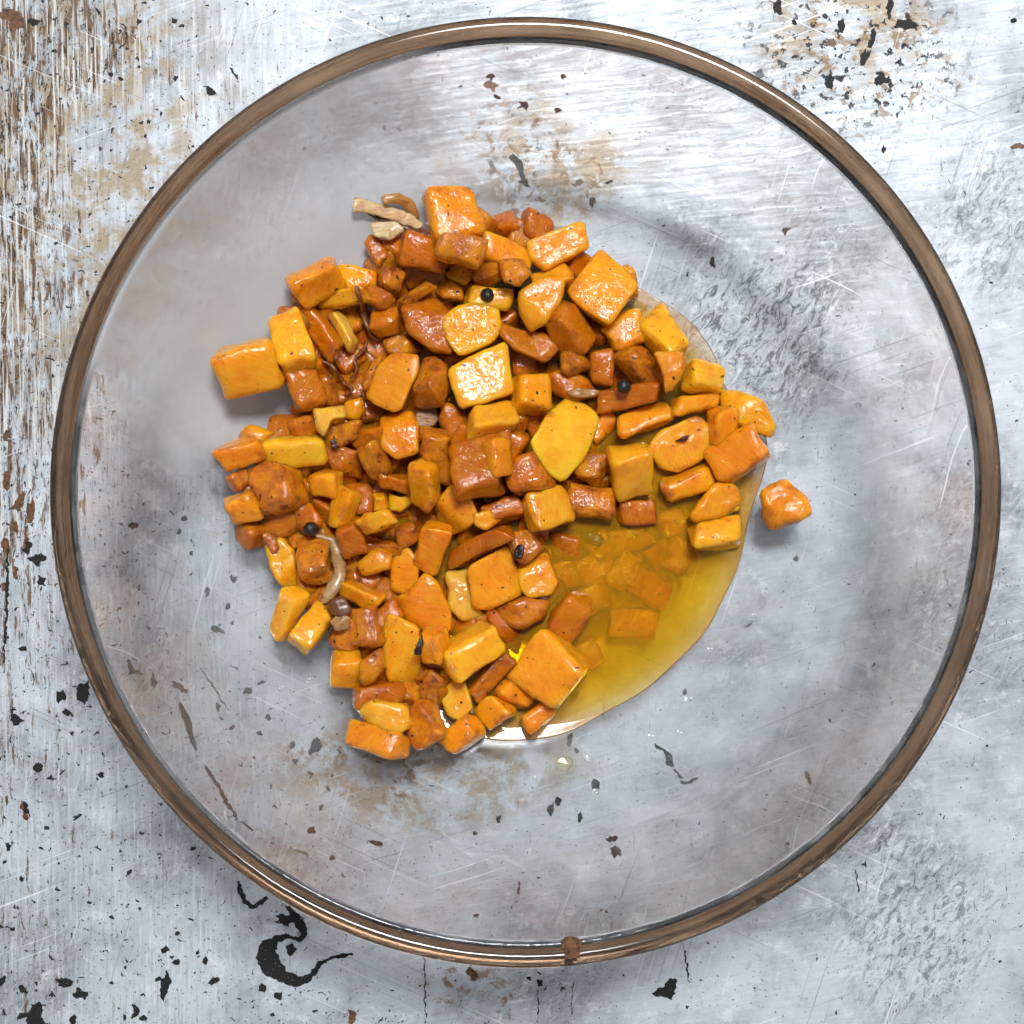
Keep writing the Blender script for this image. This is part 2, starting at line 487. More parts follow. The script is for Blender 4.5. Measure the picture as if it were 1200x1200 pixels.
MARKS = [
    # swirl of black crust below the rim
    strokepts([(338, 1062, 3), (345, 1072, 9), (353, 1084, 12), (357, 1094, 9), (350, 1102, 6), (338, 1097, 5), (325, 1100, 10), (314, 1108, 20), (312, 1122, 27), (318, 1134, 26), (332, 1145, 16), (348, 1151, 13), (362, 1147, 9), (371, 1136, 6), (378, 1128, 5), (388, 1123, 4), (402, 1120, 4), (416, 1118, 2)]),
    ellpts(334, 1079, 12, 6, 10, seed=2, rough=.4), ellpts(341, 1113, 6, 7, seed=3, rough=.12),
    ellpts(308, 1158, 5, 5, seed=4), ellpts(326, 1166, 5, 4, seed=5), ellpts(319, 1188, 3, 3, seed=6), ellpts(352, 1162, 2, 2, seed=7),
    strokepts([(279, 1033, 3), (281, 1044, 6), (286, 1056, 6), (295, 1063, 6), (306, 1058, 6), (314, 1052, 3)]),
    ellpts(342, 1070, 4, 12, -30, seed=61, rough=.3),
    [(195, 1135), (201, 1150), (196, 1165), (190, 1173), (188, 1168), (189, 1150)],
    ellpts(194, 1113, 5, 4, -20, seed=8), ellpts(207, 1128, 5, 3, 5, seed=9), ellpts(252, 1148, 7, 4, -25, seed=10, rough=.4), ellpts(240, 1126, 3, 5, seed=11),
    [(155, 1176), (160, 1178), (165, 1186), (158, 1192), (152, 1194), (157, 1187)], ellpts(146, 1193, 3, 3, seed=12), ellpts(168, 1193, 4, 3, seed=13),
    [(38, 1176), (46, 1174), (51, 1184), (50, 1196), (58, 1203), (30, 1204), (32, 1192), (18, 1196), (20, 1188), (33, 1186)],
    ellpts(77, 1153, 9, 6, 10, seed=14, rough=.4), ellpts(94, 1164, 8, 6, 20, seed=15, rough=.4), ellpts(26, 1159, 4, 6, -30, seed=16), ellpts(3, 1149, 4, 6, 20, seed=17),
    ellpts(85, 1196, 4, 6, seed=18), ellpts(61, 1165, 2, 3, seed=19), ellpts(208, 1094, 3, 3, seed=20), ellpts(164, 1065, 2, 2, seed=21), ellpts(147, 1134, 2, 2, seed=22), ellpts(130, 1152, 2, 2, seed=23),
    ellpts(226, 994, 4, 3, seed=24), ellpts(10, 992, 3, 6, -30, seed=25), ellpts(118, 908, 3, 4, seed=26), ellpts(55, 970, 3, 3, seed=63), ellpts(6, 1010, 2, 2, seed=64),
    ellpts(31, 948, 3, 9, -18, seed=27, rough=.4), ellpts(44, 902, 6, 6, seed=28, rough=.5),
    ellpts(98, 812, 9, 14, 10, seed=29, rough=.3), ellpts(72, 816, 5, 7, seed=30, rough=.4), ellpts(78, 834, 4, 5, seed=31), ellpts(20, 843, 8, 6, 10, seed=32, rough=.4),
    ellpts(46, 655, 13, 6, -12, seed=33, rough=.4), ellpts(48, 681, 6, 7, seed=34, rough=.3), ellpts(27, 760, 4, 4, seed=35), ellpts(33, 640, 4, 8, 10, seed=36, rough=.4),
    strokepts([(9, 640, 2), (9, 680, 3), (8, 720, 3), (5, 760, 2), (5, 790, 1)]),
    ellpts(40, 26, 7, 4, 20, seed=37, rough=.4), ellpts(163, 25, 4, 3, seed=38), ellpts(204, 25, 4, 3, seed=39), ellpts(214, 31, 3, 2, seed=40), ellpts(247, 107, 6, 4, 40, seed=41), ellpts(205, 92, 3, 3, seed=42),
    ellpts(141, 93, 3, 2, seed=43), ellpts(130, 88, 2, 3, seed=44), ellpts(174, 143, 3, 3, seed=45), ellpts(166, 144, 2, 2, seed=46), ellpts(163, 79, 2, 2, seed=47),
    strokepts([(270, 80, 2), (274, 86, 4), (280, 93, 3)]),
    strokepts([(140, 26, 1), (147, 33, 1.5), (149, 43, 1.5), (146, 53, 1.5), (139, 56, 1)]),
    # right-hand side, top
    ellpts(911, 10, 5, 10, seed=48, rough=.4), ellpts(1043, 8, 4, 13, seed=49, rough=.3), ellpts(1062, 28, 13, 7, 8, seed=50, rough=.4), ellpts(1022, 45, 4, 14, 12, seed=51, rough=.4), ellpts(1012, 66, 5, 10, 30, seed=52, rough=.5),
    ellpts(1033, 93, 9, 7, -30, seed=53, rough=.5), ellpts(973, 96, 5, 8, seed=54, rough=.4), ellpts(986, 30, 4, 8, seed=55, rough=.4), ellpts(1036, 175, 3, 5, seed=56), ellpts(1188, 24, 4, 3, seed=57), ellpts(930, 26, 3, 3, seed=65),
    # bottom edge
    [(763, 1164), (778, 1155), (786, 1146), (793, 1148), (792, 1166), (787, 1171), (772, 1167)], ellpts(805, 1180, 2, 2, seed=58), ellpts(620, 1146, 4, 3, seed=59), ellpts(632, 1152, 5, 4, 40, seed=60),
    strokepts([(800, 1104, 1), (804, 1125, 1.5), (808, 1152, 1)]), strokepts([(631, 1160, 1), (631, 1200, 1.5)]), strokepts([(497, 1122, 1.2), (498, 1160, 1), (499, 1200, 1.5)]), strokepts([(671, 1150, 1), (670, 1190, .8)]),
    strokepts([(1002, 1020, 1), (1006, 1045, 1.5)]), ellpts(1013, 1013, 3, 2, seed=66),
    # marks that show through the glass
    [(358, 888), (362, 872), (370, 865), (376, 872), (373, 882), (364, 886)],
    ellpts(287, 812, 7, 4, -15, seed=70), ellpts(304, 802, 4, 2, -20, seed=71), ellpts(311, 843, 4, 4, -20, seed=72), ellpts(300, 864, 4, 3, 40, seed=73), ellpts(340, 877, 3, 6, 30, seed=74), ellpts(342, 897, 3, 5, -20, seed=75), ellpts(265, 858, 5, 3, -30, seed=76),
    ellpts(372, 953, 3, 5, 15, seed=77), ellpts(358, 985, 6, 5, -25, seed=78), ellpts(345, 1014, 12, 3, 20, seed=79, rough=.3), ellpts(437, 996, 9, 3, 12, seed=80), ellpts(383, 1017, 4, 3, seed=81), ellpts(381, 930, 3, 3, seed=82), ellpts(292, 892, 3, 2, seed=83),
    ellpts(212, 608, 5, 4, seed=84), ellpts(269, 678, 3, 3, seed=85), ellpts(273, 680, 3, 5, 30, seed=86, rough=.4), ellpts(240, 694, 3, 5, 20, seed=87), ellpts(265, 711, 3, 4, seed=88), ellpts(146, 618, 9, 4, seed=89, rough=.4), ellpts(252, 740, 8, 3, 20, seed=90, rough=.5),
    strokepts([(228, 786, 1), (245, 812, 2), (262, 838, 1)]),
    strokepts([(131, 780, 3), (137, 795, 7), (150, 797, 4)]), ellpts(166, 804, 5, 7, 10, seed=121, rough=.5),
    strokepts([(198, 830, 3), (206, 845, 9), (212, 868, 8), (218, 889, 4)]), strokepts([(226, 905, 3), (233, 918, 7), (241, 931, 6), (254, 958, 4), (267, 976, 2), (286, 990, 1)]), ellpts(200, 812, 11, 4, 25, seed=120, rough=.5),
    ellpts(785, 891, 5, 9, -18, seed=91, rough=.3), strokepts([(767, 873, 2), (775, 879, 3), (783, 884, 3)]), strokepts([(798, 920, 3), (808, 920, 4), (820, 913, 4)]), strokepts([(788, 900, 2), (797, 911, 3), (803, 916, 2)]),
    ellpts(646, 952, 4, 8, 10, seed=92, rough=.4), ellpts(655, 941, 4, 5, 20, seed=93), ellpts(698, 922, 5, 6, seed=94), ellpts(680, 960, 3, 7, seed=95), ellpts(718, 989, 8, 4, seed=96, rough=.4), ellpts(724, 1006, 6, 7, seed=97, rough=.5), ellpts(584, 962, 3, 6, seed=98),
    ellpts(668, 868, 3, 8, 15, seed=99), ellpts(675, 880, 3, 4, seed=100), ellpts(556, 981, 4, 3, seed=101), ellpts(556, 1092, 4, 3, seed=102), ellpts(957, 922, 3, 9, -25, seed=103), strokepts([(608, 1042, 2), (608, 1062, 3)]), ellpts(803, 811, 3, 4, seed=104),
    strokepts([(599, 178, 8), (608, 188, 10), (612, 204, 6), (616, 216, 12), (608, 210, 4)]), ellpts(614, 113, 8, 7, seed=105, rough=.5), ellpts(574, 75, 5, 5, seed=106, rough=.5), ellpts(582, 102, 5, 2, 15, seed=107), ellpts(715, 211, 5, 3, -10, seed=108, rough=.5), ellpts(654, 120, 3, 3, seed=109), ellpts(660, 76, 4, 4, seed=110, rough=.5),
    ellpts(934, 654, 3, 3, seed=111), ellpts(926, 265, 6, 3, -40, seed=112, rough=.4), ellpts(837, 307, 3, 6, seed=113, rough=.4), ellpts(907, 302, 3, 2, seed=114),
]
for i, p in enumerate(MARKS):
    link('charred_mark', blob_mesh('charred_mark', p, -0.0002, 0.00010 + 0.00002 * (i % 5), jag=2.4, seed=i), M_CHAR, tray)
RUSTY = [ellpts(6, 512, 4, 9, seed=200, rough=.4), ellpts(22, 590, 6, 14, 10, seed=201, rough=.4), ellpts(35, 600, 4, 14, 5, seed=202, rough=.4), ellpts(18, 618, 5, 9, seed=203, rough=.4), ellpts(18, 672, 3, 9, seed=204, rough=.3), ellpts(6, 640, 5, 9, -20, seed=205, rough=.4), ellpts(5, 688, 5, 5, seed=206, rough=.4), ellpts(30, 632, 3, 12, seed=207, rough=.4), ellpts(8, 565, 4, 12, 8, seed=208, rough=.4),
         ellpts(28, 950, 3, 10, -15, seed=209, rough=.4), ellpts(8, 938, 2, 7, seed=210), ellpts(575, 87, 9, 8, seed=211, rough=.5), ellpts(676, 213, 8, 4, -30, seed=212, rough=.5), ellpts(693, 235, 5, 8, seed=213, rough=.5), ellpts(603, 247, 8, 4, seed=214, rough=.5), ellpts(975, 50, 6, 5, seed=215, rough=.5), ellpts(1193, 172, 8, 4, seed=216, rough=.5), ellpts(577, 195, 4, 9, seed=217, rough=.5), ellpts(553, 1142, 5, 8, -30, seed=218, rough=.5), ellpts(413, 1190, 5, 10, seed=219, rough=.5), ellpts(10, 15, 18, 6, seed=220, rough=.5), ellpts(20, 28, 12, 9, seed=221, rough=.5)]
for i, p in enumerate(RUSTY):
    link('rust_spot', blob_mesh('rust_spot', p, -0.0002, 0.00006 + 0.00001 * (i % 5), jag=2.2, seed=300 + i), M_RUST, tray)

# ------------------------------------------------------------------ the glass bowl
RIM_Z = 0.083
BX, BY = pw(616, 577, RIM_Z)
bowl = bpy.data.objects.new('glass_bowl', None)
COL.objects.link(bowl)
bowl.location = (BX, BY, 0)
tag(bowl, 'wide clear glass mixing bowl with a brown-tinted rim standing on the tray', 'bowl')


def catmull(pts, per=8):
    o = []
    for i in range(len(pts) - 1):
        p0 = pts[max(0, i - 1)]; p1 = pts[i]; p2 = pts[i + 1]; p3 = pts[min(len(pts) - 1, i + 2)]
        for j in range(per):
            t = j / per
            o.append(tuple(0.5 * ((2 * b) + (c - a) * t + (2 * a - 5 * b + 4 * c - d) * t * t + (-a + 3 * b - 3 * c + d) * t ** 3)
                           for a, b, c, d in zip(p0, p1, p2, p3)))
    o.append(pts[-1])
    return o


INNER = catmull([(0.0, 0.0045), (0.020, 0.0048), (0.040, 0.0060), (0.060, 0.0090), (0.0775, 0.0138), (0.093, 0.0205), (0.106, 0.0315), (0.115, 0.046), (0.121, 0.062), (0.1248, 0.0785)], 6)
OUTER = []
for k in range(len(INNER) - 1, -1, -1):          # outside follows the inside at an even thickness
    p, q = INNER[max(0, k - 1)], INNER[min(len(INNER) - 1, k + 1)]
    d = Vector((q[0] - p[0], q[1] - p[1])).normalized()
    th = 0.0028 + 0.0012 * max(0.0, (INNER[k][1] - 0.03) / 0.05)
    r_, z_ = INNER[k][0] + d.y * th, INNER[k][1] - d.x * th
    foot = math.exp(-((r_ - 0.053) / 0.0035) ** 2)          # low foot ring the bowl stands on
    z_ = z_ * (1 - foot) + 0.0003 * foot
    OUTER.append((0.0 if k == 0 else r_, z_))


def inner_z(r):
    for a, b in zip(INNER, INNER[1:]):
        if a[0] <= r <= b[0]:
            t = (r - a[0]) / max(1e-9, b[0] - a[0])
            return a[1] + (b[1] - a[1]) * t
    return INNER[-1][1] if r > 0.1 else INNER[0][1]


def lathe(name, prof, seg=192, split=None, mats=(), wob=0.0):
    """closed profile from axis to axis (or a ring when it does not touch the axis)"""
    vs, fs, mi = [], [], []
    idx = []
    for k, (r, z) in enumerate(prof):
        if r < 1e-7:
            idx.append([len(vs)] * seg); vs.append((0, 0, z))
        else:
            row = []
            for s in range(seg):
                a = 2 * math.pi * s / seg
                w = 1 + wob * math.sin(3 * a + 1.0) * (z / 0.08)
                row.append(len(vs)); vs.append((r * w * math.cos(a), r * w * math.sin(a), z))
            idx.append(row)
    n = len(prof)
    ring = prof[0][0] > 1e-7 and prof[-1][0] > 1e-7
    for k in range(n if ring else n - 1):
        A, B = idx[k], idx[(k + 1) % n]
        for s in range(seg):
            t = (s + 1) % seg
            f = [A[s], A[t], B[t], B[s]]
            f = [v for i, v in enumerate(f) if v not in f[:i]]
            if len(f) > 2:
                fs.append(f); mi.append(0 if split is None or k < split else 1)
    me = mesh(name, vs, fs)
    for m_ in mats: me.materials.append(m_)
    me.polygons.foreach_set('material_index', mi)
    bm = bmesh.new(); bm.from_mesh(me)
    bmesh.ops.recalc_face_normals(bm, faces=bm.faces)
    bm.to_mesh(me); bm.free()
    return me


prof = INNER + [(0.1258, 0.0789)] + [(0.1276, 0.0786)] + OUTER
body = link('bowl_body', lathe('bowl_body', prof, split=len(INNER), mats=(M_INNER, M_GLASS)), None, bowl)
tag(body, 'clear glass bowl wall with greasy smears and a painted pale reflection')
# rolled rim resting on the wall's top edge
rim_prof = []
RW, RH, RC, RZ = 0.0026, 0.0026, 0.1282, 0.0818
for i in range(28):
    a = 2 * math.pi * i / 28
    rim_prof.append((RC + RW * math.copysign(abs(math.cos(a)) ** 0.85, math.cos(a)), RZ + RH * math.copysign(abs(math.sin(a)) ** 0.85, math.sin(a))))
rim = link('rim', lathe('rim', rim_prof, mats=(M_RIM,)), None, bowl)
tag(rim, 'thick rolled glass rim tinted brown for the surroundings it refracts')
# dried brown drip on the near rim, inside, over the edge and below it
def drip(pts, z, th, seed):
    me = blob_mesh('dried_drip', pts, 0, th, jag=1.0, seed=seed)
    for v in me.vertices:
        s = (D - z) / D
        v.co.x = v.co.x * s - BX; v.co.y = v.co.y * s - BY; v.co.z += z
    return link('dried_drip', me, M_RUST, bowl)
drip([(657, 1104), (662, 1098), (674, 1097), (682, 1102), (680, 1112), (679, 1122), (662, 1123), (659, 1112)], 0.0848, 0.0004, 5)

# ------------------------------------------------------------------ oil in the bottom of the bowl
LEVEL = 0.0126
def pool_radius(a):
    """edge of the oil, creeping a little up the glass beside pieces"""
    r = 0.0757
    def bump(deg, w, h):
        d = (math.degrees(a) - deg + 180) % 360 - 180
        return h * math.exp(-(d / w) ** 2)
    r += bump(14, 9, 0.0040) + bump(40, 9, 0.0012) + bump(28, 5, -0.0025) + bump(-45, 32, -0.0036) + bump(-8, 12, -0.0022) + bump(-88, 22, 0.0032)
    r += 0.0006 * math.sin(7 * a + 1) + 0.0003 * math.sin(17 * a)
    return r
seg = 144
vs, fs = [], []
rows = []
tops = [0.0, 0.25, 0.5, 0.7, 0.82, 0.90, 0.945, 0.96, 0.972, 0.981, 0.988, 0.994, 1.0]
for k, t in enumerate(tops):
    row = []
    for s in range(seg):
        a = 2 * math.pi * s / seg
        R = pool_radius(a)
        r = R * t
        g = inner_z(r)
        h = max(LEVEL - g, 0.00016)                       # thin film where it creeps above its level
        h = min(h, 0.00014 + (R - r) * 0.45)
        z = g + h
        row.append(len(vs)); vs.append((r * math.cos(a), r * math.sin(a), z))
    rows.append(row)
for t in (0.997, 0.97, 0.92, 0.84, 0.72, 0.55, 0.35, 0.0):
    row = []
    for s in range(seg):
        a = 2 * math.pi * s / seg
        r = pool_radius(a) * t
        row.append(len(vs)); vs.append((r * math.cos(a), r * math.sin(a), inner_z(r) + 0.00008))
    rows.append(row)
for A, B in zip(rows, rows[1:]):
    for s in range(seg):
        t = (s + 1) % seg
        fs.append((A[s], B[s], B[t], A[t]))
me = mesh('cooking_oil', vs, fs)
bm = bmesh.new(); bm.from_mesh(me)
bmesh.ops.remove_doubles(bm, verts=bm.verts, dist=1e-7)
bm.to_mesh(me); bm.free()
oil = link('cooking_oil', me, M_OIL)
oil.location = (BX, BY, 0)
tag(oil, 'shallow pool of clear yellow oil in the bottom of the glass bowl', 'oil')

# ------------------------------------------------------------------ squash cubes
COLS = {   # linear colour, browning
    'Y': ((0.90, 0.41, 0.013), 0.19), 'V': ((0.95, 0.50, 0.022), 0.05), 'A': ((0.88, 0.365, 0.009), 0.23),
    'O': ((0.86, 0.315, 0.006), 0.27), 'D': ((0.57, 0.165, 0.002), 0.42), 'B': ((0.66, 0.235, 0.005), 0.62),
    'P': ((0.84, 0.45, 0.06), 0.15), 'S': ((0.94, 0.36, 0.003), 0.12),
}
#  layer, colour, outline (photo pixels), label
PIECES = [
 (0, 'A', [(247,420),(262,408),(314,401),(323,446),(300,458),(262,462),(252,445)], 'amber squash cube lying alone at the far left of the heap'),
 (1, 'Y', [(312,385),(320,372),(350,378),(362,395),(366,420),(360,436),(335,441),(320,415)], 'rounded yellow squash piece touching the lone cube at the left'),
 (0, 'D', [(334,442),(366,425),(380,464),(370,476),(345,480)], 'deep orange squash cube tucked under the rounded yellow left piece'),
 (1, 'O', [(335,325),(350,318),(385,297),(393,318),(400,328),(378,348),(360,351),(345,338)], 'orange squash wedge with pointed tip, outermost at the upper left'),
 (0, 'S', [(390,310),(415,312),(440,320),(440,335),(410,342),(393,325)], 'flat golden squash slice behind the pointed wedge, upper left'),
 (1, 'A', [(372,352),(380,340),(412,335),(436,342),(420,358),(382,359)], 'flat amber squash slice below the pointed upper-left wedge'),
 (1, 'D', [(346,362),(376,361),(390,380),(402,410),(385,420),(362,392)], 'brownish orange squash slab between the rounded yellow piece and the striped stick'),
 (2, 'P', [(384,365),(398,360),(412,382),(419,402),(408,412),(392,392)], 'small pale striped squash stick beside the dark onion strand'),
 (1, 'D', [(428,286),(434,276),(454,278),(457,298),(444,313),(432,297)], 'small drop-shaped orange bit below the onion skin at the top'),
 (2, 'O', [(500,226),(512,221),(540,219),(550,228),(558,250),(556,275),(530,282),(503,274),(497,250)], 'large smooth orange squash cube at the very top of the heap'),
 (1, 'D', [(466,292),(485,270),(505,275),(518,300),(510,320),(478,314)], 'dark orange squash piece left of and below the topmost cube'),
 (3, 'B', [(510,280),(530,272),(560,278),(563,300),(545,310),(520,302)], 'browned wrinkled squash piece directly below the topmost cube'),
 (1, 'O', [(560,280),(580,273),(600,280),(622,300),(615,318),(585,312),(565,298)], 'rounded orange squash piece with a dark fleck right of the topmost cube'),
 (3, 'O', [(520,317),(550,309),(560,322),(545,334),(525,327)], 'small orange squash chunk under the browned wrinkled top piece'),
 (4, 'B', [(552,312),(575,306),(590,312),(592,330),(575,333),(553,326)], 'glossy pinkish-brown squash chunk above the upper peppercorn'),
 (2, 'B', [(585,305),(610,303),(622,320),(605,335),(590,328)], 'browned squash chunk with dark spots above the burnt scrap'),
 (2, 'A', [(543,334),(590,335),(600,352),(570,364),(545,352)], 'amber squash piece carrying the upper peppercorn'),
 (3, 'A', [(619,285),(640,276),(683,261),(688,292),(668,302),(640,318),(622,305)], 'long brown-edged squash block slanting up at the upper right edge'),
 (1, 'Y', [(625,318),(665,302),(670,325),(650,345),(625,335)], 'dark yellow squash piece under the long slanting block'),
 (3, 'A', [(666,343),(688,312),(704,293),(740,328),(745,335),(713,382),(690,368)], 'large smooth amber diamond-shaped squash cube at the upper right'),
 (1, 'O', [(712,318),(745,312),(748,338),(735,352),(715,345)], 'orange squash corner peeking out behind the diamond-shaped cube'),
 (1, 'A', [(610,340),(640,325),(660,328),(657,350),(640,378),(622,388),(608,365)], 'big amber squash block right of the burnt black scrap'),
 (1, 'D', [(655,346),(670,350),(692,372),(706,386),(695,402),(660,410),(643,388),(645,365)], 'deep orange squash cube in the shade of the diamond-shaped cube'),
 (3, 'A', [(520,375),(535,362),(558,352),(582,358),(586,385),(575,402),(540,418),(526,400)], 'grainy amber squash cube above the bright yellow centre cube'),
 (1, 'D', [(470,362),(482,348),(505,346),(528,365),(520,380),(530,415),(505,410),(478,388)], 'large deep orange squash piece left of the grainy amber cube'),
 (2, 'D', [(437,362),(465,361),(467,385),(450,392),(435,382)], 'small square orange piece beside the dark onion strand'),
 (3, 'B', [(463,352),(480,338),(505,328),(512,345),(485,354)], 'browned yellowish squash sliver above the large deep orange piece'),
 (3, 'B', [(505,337),(522,327),(540,337),(542,352),(522,352)], 'browned squash lump left of the upper peppercorn'),
 (0, 'B', [(443,318),(465,316),(474,330),(460,347),(440,342)], 'low browned piece beneath the drop-shaped bit'),
 (0, 'D', [(428,330),(445,338),(464,350),(442,364),(425,352)], 'low dark orange piece at the upper end of the dark onion strand'),
 (2, 'B', [(448,398),(465,391),(488,400),(494,410),(470,416),(455,414)], 'thin browned squash slice resting above the amber left-centre cube'),
 (1, 'B', [(424,450),(438,418),(452,416),(447,440),(432,457)], 'browned squash slab leaning on the left of the amber left-centre cube'),
 (3, 'A', [(430,462),(445,430),(460,416),(490,420),(489,440),(470,478),(462,482),(440,472)], 'smooth amber squash cube left of centre with brown lower corner'),
 (2, 'B', [(490,416),(522,420),(526,440),(520,475),(500,472),(487,455),(493,435)], 'browned squash cube with glossy wrinkled top beside the bright yellow centre cube'),
 (3, 'V', [(526,435),(560,416),(591,402),(600,460),(570,470),(541,478)], 'bright yellow crisp-edged squash cube in the upper centre'),
 (2, 'Y', [(543,484),(592,472),(608,502),(600,508),(560,513),(548,502)], 'yellow squash slab with shiny brown top below the bright centre cube'),
 (2, 'P', [(365,480),(400,474),(404,488),(388,493),(380,511),(370,500)], 'pale yellow L-shaped squash end left of centre'),
 (4, 'O', [(403,472),(425,466),(428,480),(420,492),(404,490)], 'tiny orange cube sitting on the pale L-shaped end'),
 (3, 'B', [(384,497),(402,496),(425,492),(418,515),(388,530),(375,520)], 'browned squash chunk with a dark scorch below the tiny orange cube'),
 (3, 'O', [(447,487),(481,481),(490,500),(489,530),(465,537),(447,524)], 'bright orange squash cube with pink shiny top, left of the onion disc'),
 (1, 'B', [(492,500),(522,500),(526,530),(510,542),(492,532)], 'dull brown squash cube below the pale onion disc'),
 (2, 'B', [(418,522),(438,518),(455,540),(458,555),(432,562),(424,545)], 'small browned shiny squash cube below left of the bright orange cube'),
 (1, 'D', [(423,502),(447,497),(449,520),(427,524),(412,515)], 'dark orange squash piece wedged left of the bright orange cube'),
 (2, 'O', [(483,545),(490,533),(518,540),(520,560),(512,592),(498,597),(482,580)], 'upright orange squash piece with browned top, near the centre'),
 (0, 'D', [(525,520),(560,515),(585,540),(592,560),(580,582),(545,580),(530,555)], 'large deep orange cube low in the centre under the yellow slab'),
 (1, 'O', [(570,515),(598,515),(600,540),(592,557),(575,553),(568,535)], 'orange squash chunk standing just below the yellow slab'),
 (0, 'D', [(518,470),(545,485),(548,508),(525,518),(515,492)], 'shaded orange piece right of the pale onion disc'),
 (1, 'O', [(603,444),(630,437),(645,446),(641,482),(608,484),(600,460)], 'orange squash cube with a black dot right of the bright centre cube'),
 (4, 'V', [(625,517),(640,490),(665,467),(695,482),(700,492),(688,530),(660,562),(645,555),(628,532)], 'brightest glossy yellow squash block on top of the heap at centre right'),
 (3, 'O', [(698,496),(710,478),(723,490),(720,503),(700,520),(692,512)], 'small orange squash stick leaning on the brightest yellow block'),
 (0, 'D', [(596,538),(625,530),(642,555),(650,572),(610,584),(593,562)], 'dark orange piece beneath the brightest yellow block, lower left of it'),
 (2, 'B', [(670,550),(690,525),(712,535),(711,560),(700,568),(678,563)], 'dull brown translucent squash cube below right of the brightest yellow block'),
 (2, 'D', [(583,375),(610,388),(640,390),(657,405),(637,425),(602,412),(588,395)], 'deep orange browned squash slab right of the grainy amber cube'),
 (1, 'B', [(655,412),(685,410),(692,435),(668,442),(655,427)], 'small browned piece in the shaded hollow right of centre'),
 (1, 'D', [(688,410),(710,410),(722,425),(706,452),(690,447)], 'deep orange piece left of the pinkish cube with the peppercorn'),
 (0, 'D', [(640,442),(665,430),(690,445),(702,462),(672,472),(648,458)], 'dark orange piece at the bottom of the hollow above the brightest block'),
 (3, 'B', [(722,420),(730,411),(752,407),(770,420),(779,445),(770,460),(745,452),(730,436)], 'pinkish-brown shiny squash cube beside the right-hand peppercorn'),
 (1, 'D', [(700,452),(735,448),(775,462),(765,475),(725,480),(705,472)], 'dark orange piece under the right-hand peppercorn'),
 (2, 'O', [(765,415),(800,412),(804,430),(790,455),(780,458),(778,440),(770,422)], 'orange squash cube right of the pinkish-brown shiny cube'),
 (0, 'Y', [(752,370),(780,362),(795,380),(809,405),(805,415),(770,420),(755,400)], 'large wet yellow squash cube at the upper right edge of the oil'),
 (1, 'O', [(713,378),(740,362),(756,373),(756,400),(735,410),(715,402)], 'orange squash cube between the diamond cube and the wet yellow cube'),
 (1, 'Y', [(802,421),(830,424),(847,435),(845,450),(832,459),(800,457)], 'clean yellow squash cube at the right edge with a rounded end'),
 (0, 'A', [(783,467),(800,462),(840,463),(842,480),(800,487),(788,480)], 'flat amber squash slice below the clean yellow right-edge cube'),
 (1, 'A', [(845,455),(870,460),(895,472),(907,500),(904,513),(870,502),(850,487)], 'amber curved squash piece farthest right in the heap'),
 (2, 'O', [(822,478),(850,475),(864,490),(862,506),(845,520),(828,512)], 'orange squash chunk left of the farthest right curved piece'),
 (2, 'A', [(727,490),(740,478),(783,472),(788,492),(775,505),(735,512),(726,505)], 'long amber squash block left of the black-scorched cube'),
 (3, 'Y', [(760,525),(775,505),(815,490),(830,505),(833,530),(795,552),(775,548)], 'yellow squash cube with a black scorch mark on the right side'),
 (2, 'O', [(835,525),(858,508),(885,505),(896,520),(890,540),(865,565),(845,560),(835,540)], 'large shiny orange squash cube right of the scorched yellow cube'),
 (2, 'Y', [(713,530),(725,515),(755,518),(768,545),(765,575),(745,584),(725,578),(714,555)], 'barrel-shaped yellow striped squash piece right of the brightest block'),
 (2, 'O', [(783,575),(800,550),(825,545),(840,560),(835,575),(800,590),(784,592)], 'shiny orange-brown squash piece below the scorched yellow cube'),
 (2, 'A', [(808,602),(838,567),(860,570),(868,592),(845,606),(815,612)], 'amber squash cube just above the lowest yellow right-edge cube'),
 (0, 'Y', [(850,568),(866,566),(869,590),(860,598),(846,592)], 'sliver of yellow cube at the right edge below the large shiny orange cube'),
 (1, 'Y', [(808,622),(815,612),(850,606),(865,615),(871,635),(860,642),(815,641)], 'yellow squash cube with dark dots, lowest on the right edge'),
 (0, 'O', [(893,578),(905,568),(920,562),(940,580),(952,600),(935,612),(905,620),(895,605)], 'bright orange squash piece lying by itself on the bare glass at right'),
 (1, 'D', [(723,597),(740,586),(768,588),(770,605),(762,613),(725,617)], 'orange squash block at the shore of the oil below the barrel-shaped piece'),
 (0, 'Y', [(613,587),(630,576),(655,570),(670,600),(672,612),(640,620),(622,611)], 'dark yellow fibrous squash cube below the brightest block'),
 (1, 'B', [(660,574),(690,568),(718,573),(722,590),(705,610),(675,606)], 'translucent brown squash cube at the upper shore of the oil'),
 (-1, 'S', [(668,655),(700,645),(718,655),(710,682),(685,687)], 'sunken orange squash cube nearest the shore at the left of the oil'),
 (-1, 'O', [(718,662),(740,648),(754,660),(735,687),(718,684)], 'small sunken orange cube in the middle of the oil group'),
 (-1, 'O', [(778,640),(800,632),(816,650),(800,673),(782,667)], 'sunken orange cube farthest right under the oil'),
 (-1, 'O', [(735,677),(765,668),(788,685),(776,711),(755,706),(738,692)], 'largest clearly seen orange cube lying under the open oil'),
 (-1, 'S', [(712,722),(745,712),(766,725),(750,746),(715,743)], 'blurred orange cube lowest under the open oil'),
 (-1, 'S', [(715,622),(755,620),(763,636),(725,651),(705,641)], 'sunken orange slab just under the shore block'),
 (-1, 'S', [(652,660),(672,650),(680,680),(660,692),(648,680)], 'sunken squash piece beside the small bright yellow cube'),
 (-1, 'S', [(682,690),(705,684),(716,704),(700,718),(680,710)], 'sunken orange cube below the nearest-shore cube, near the wedge'),
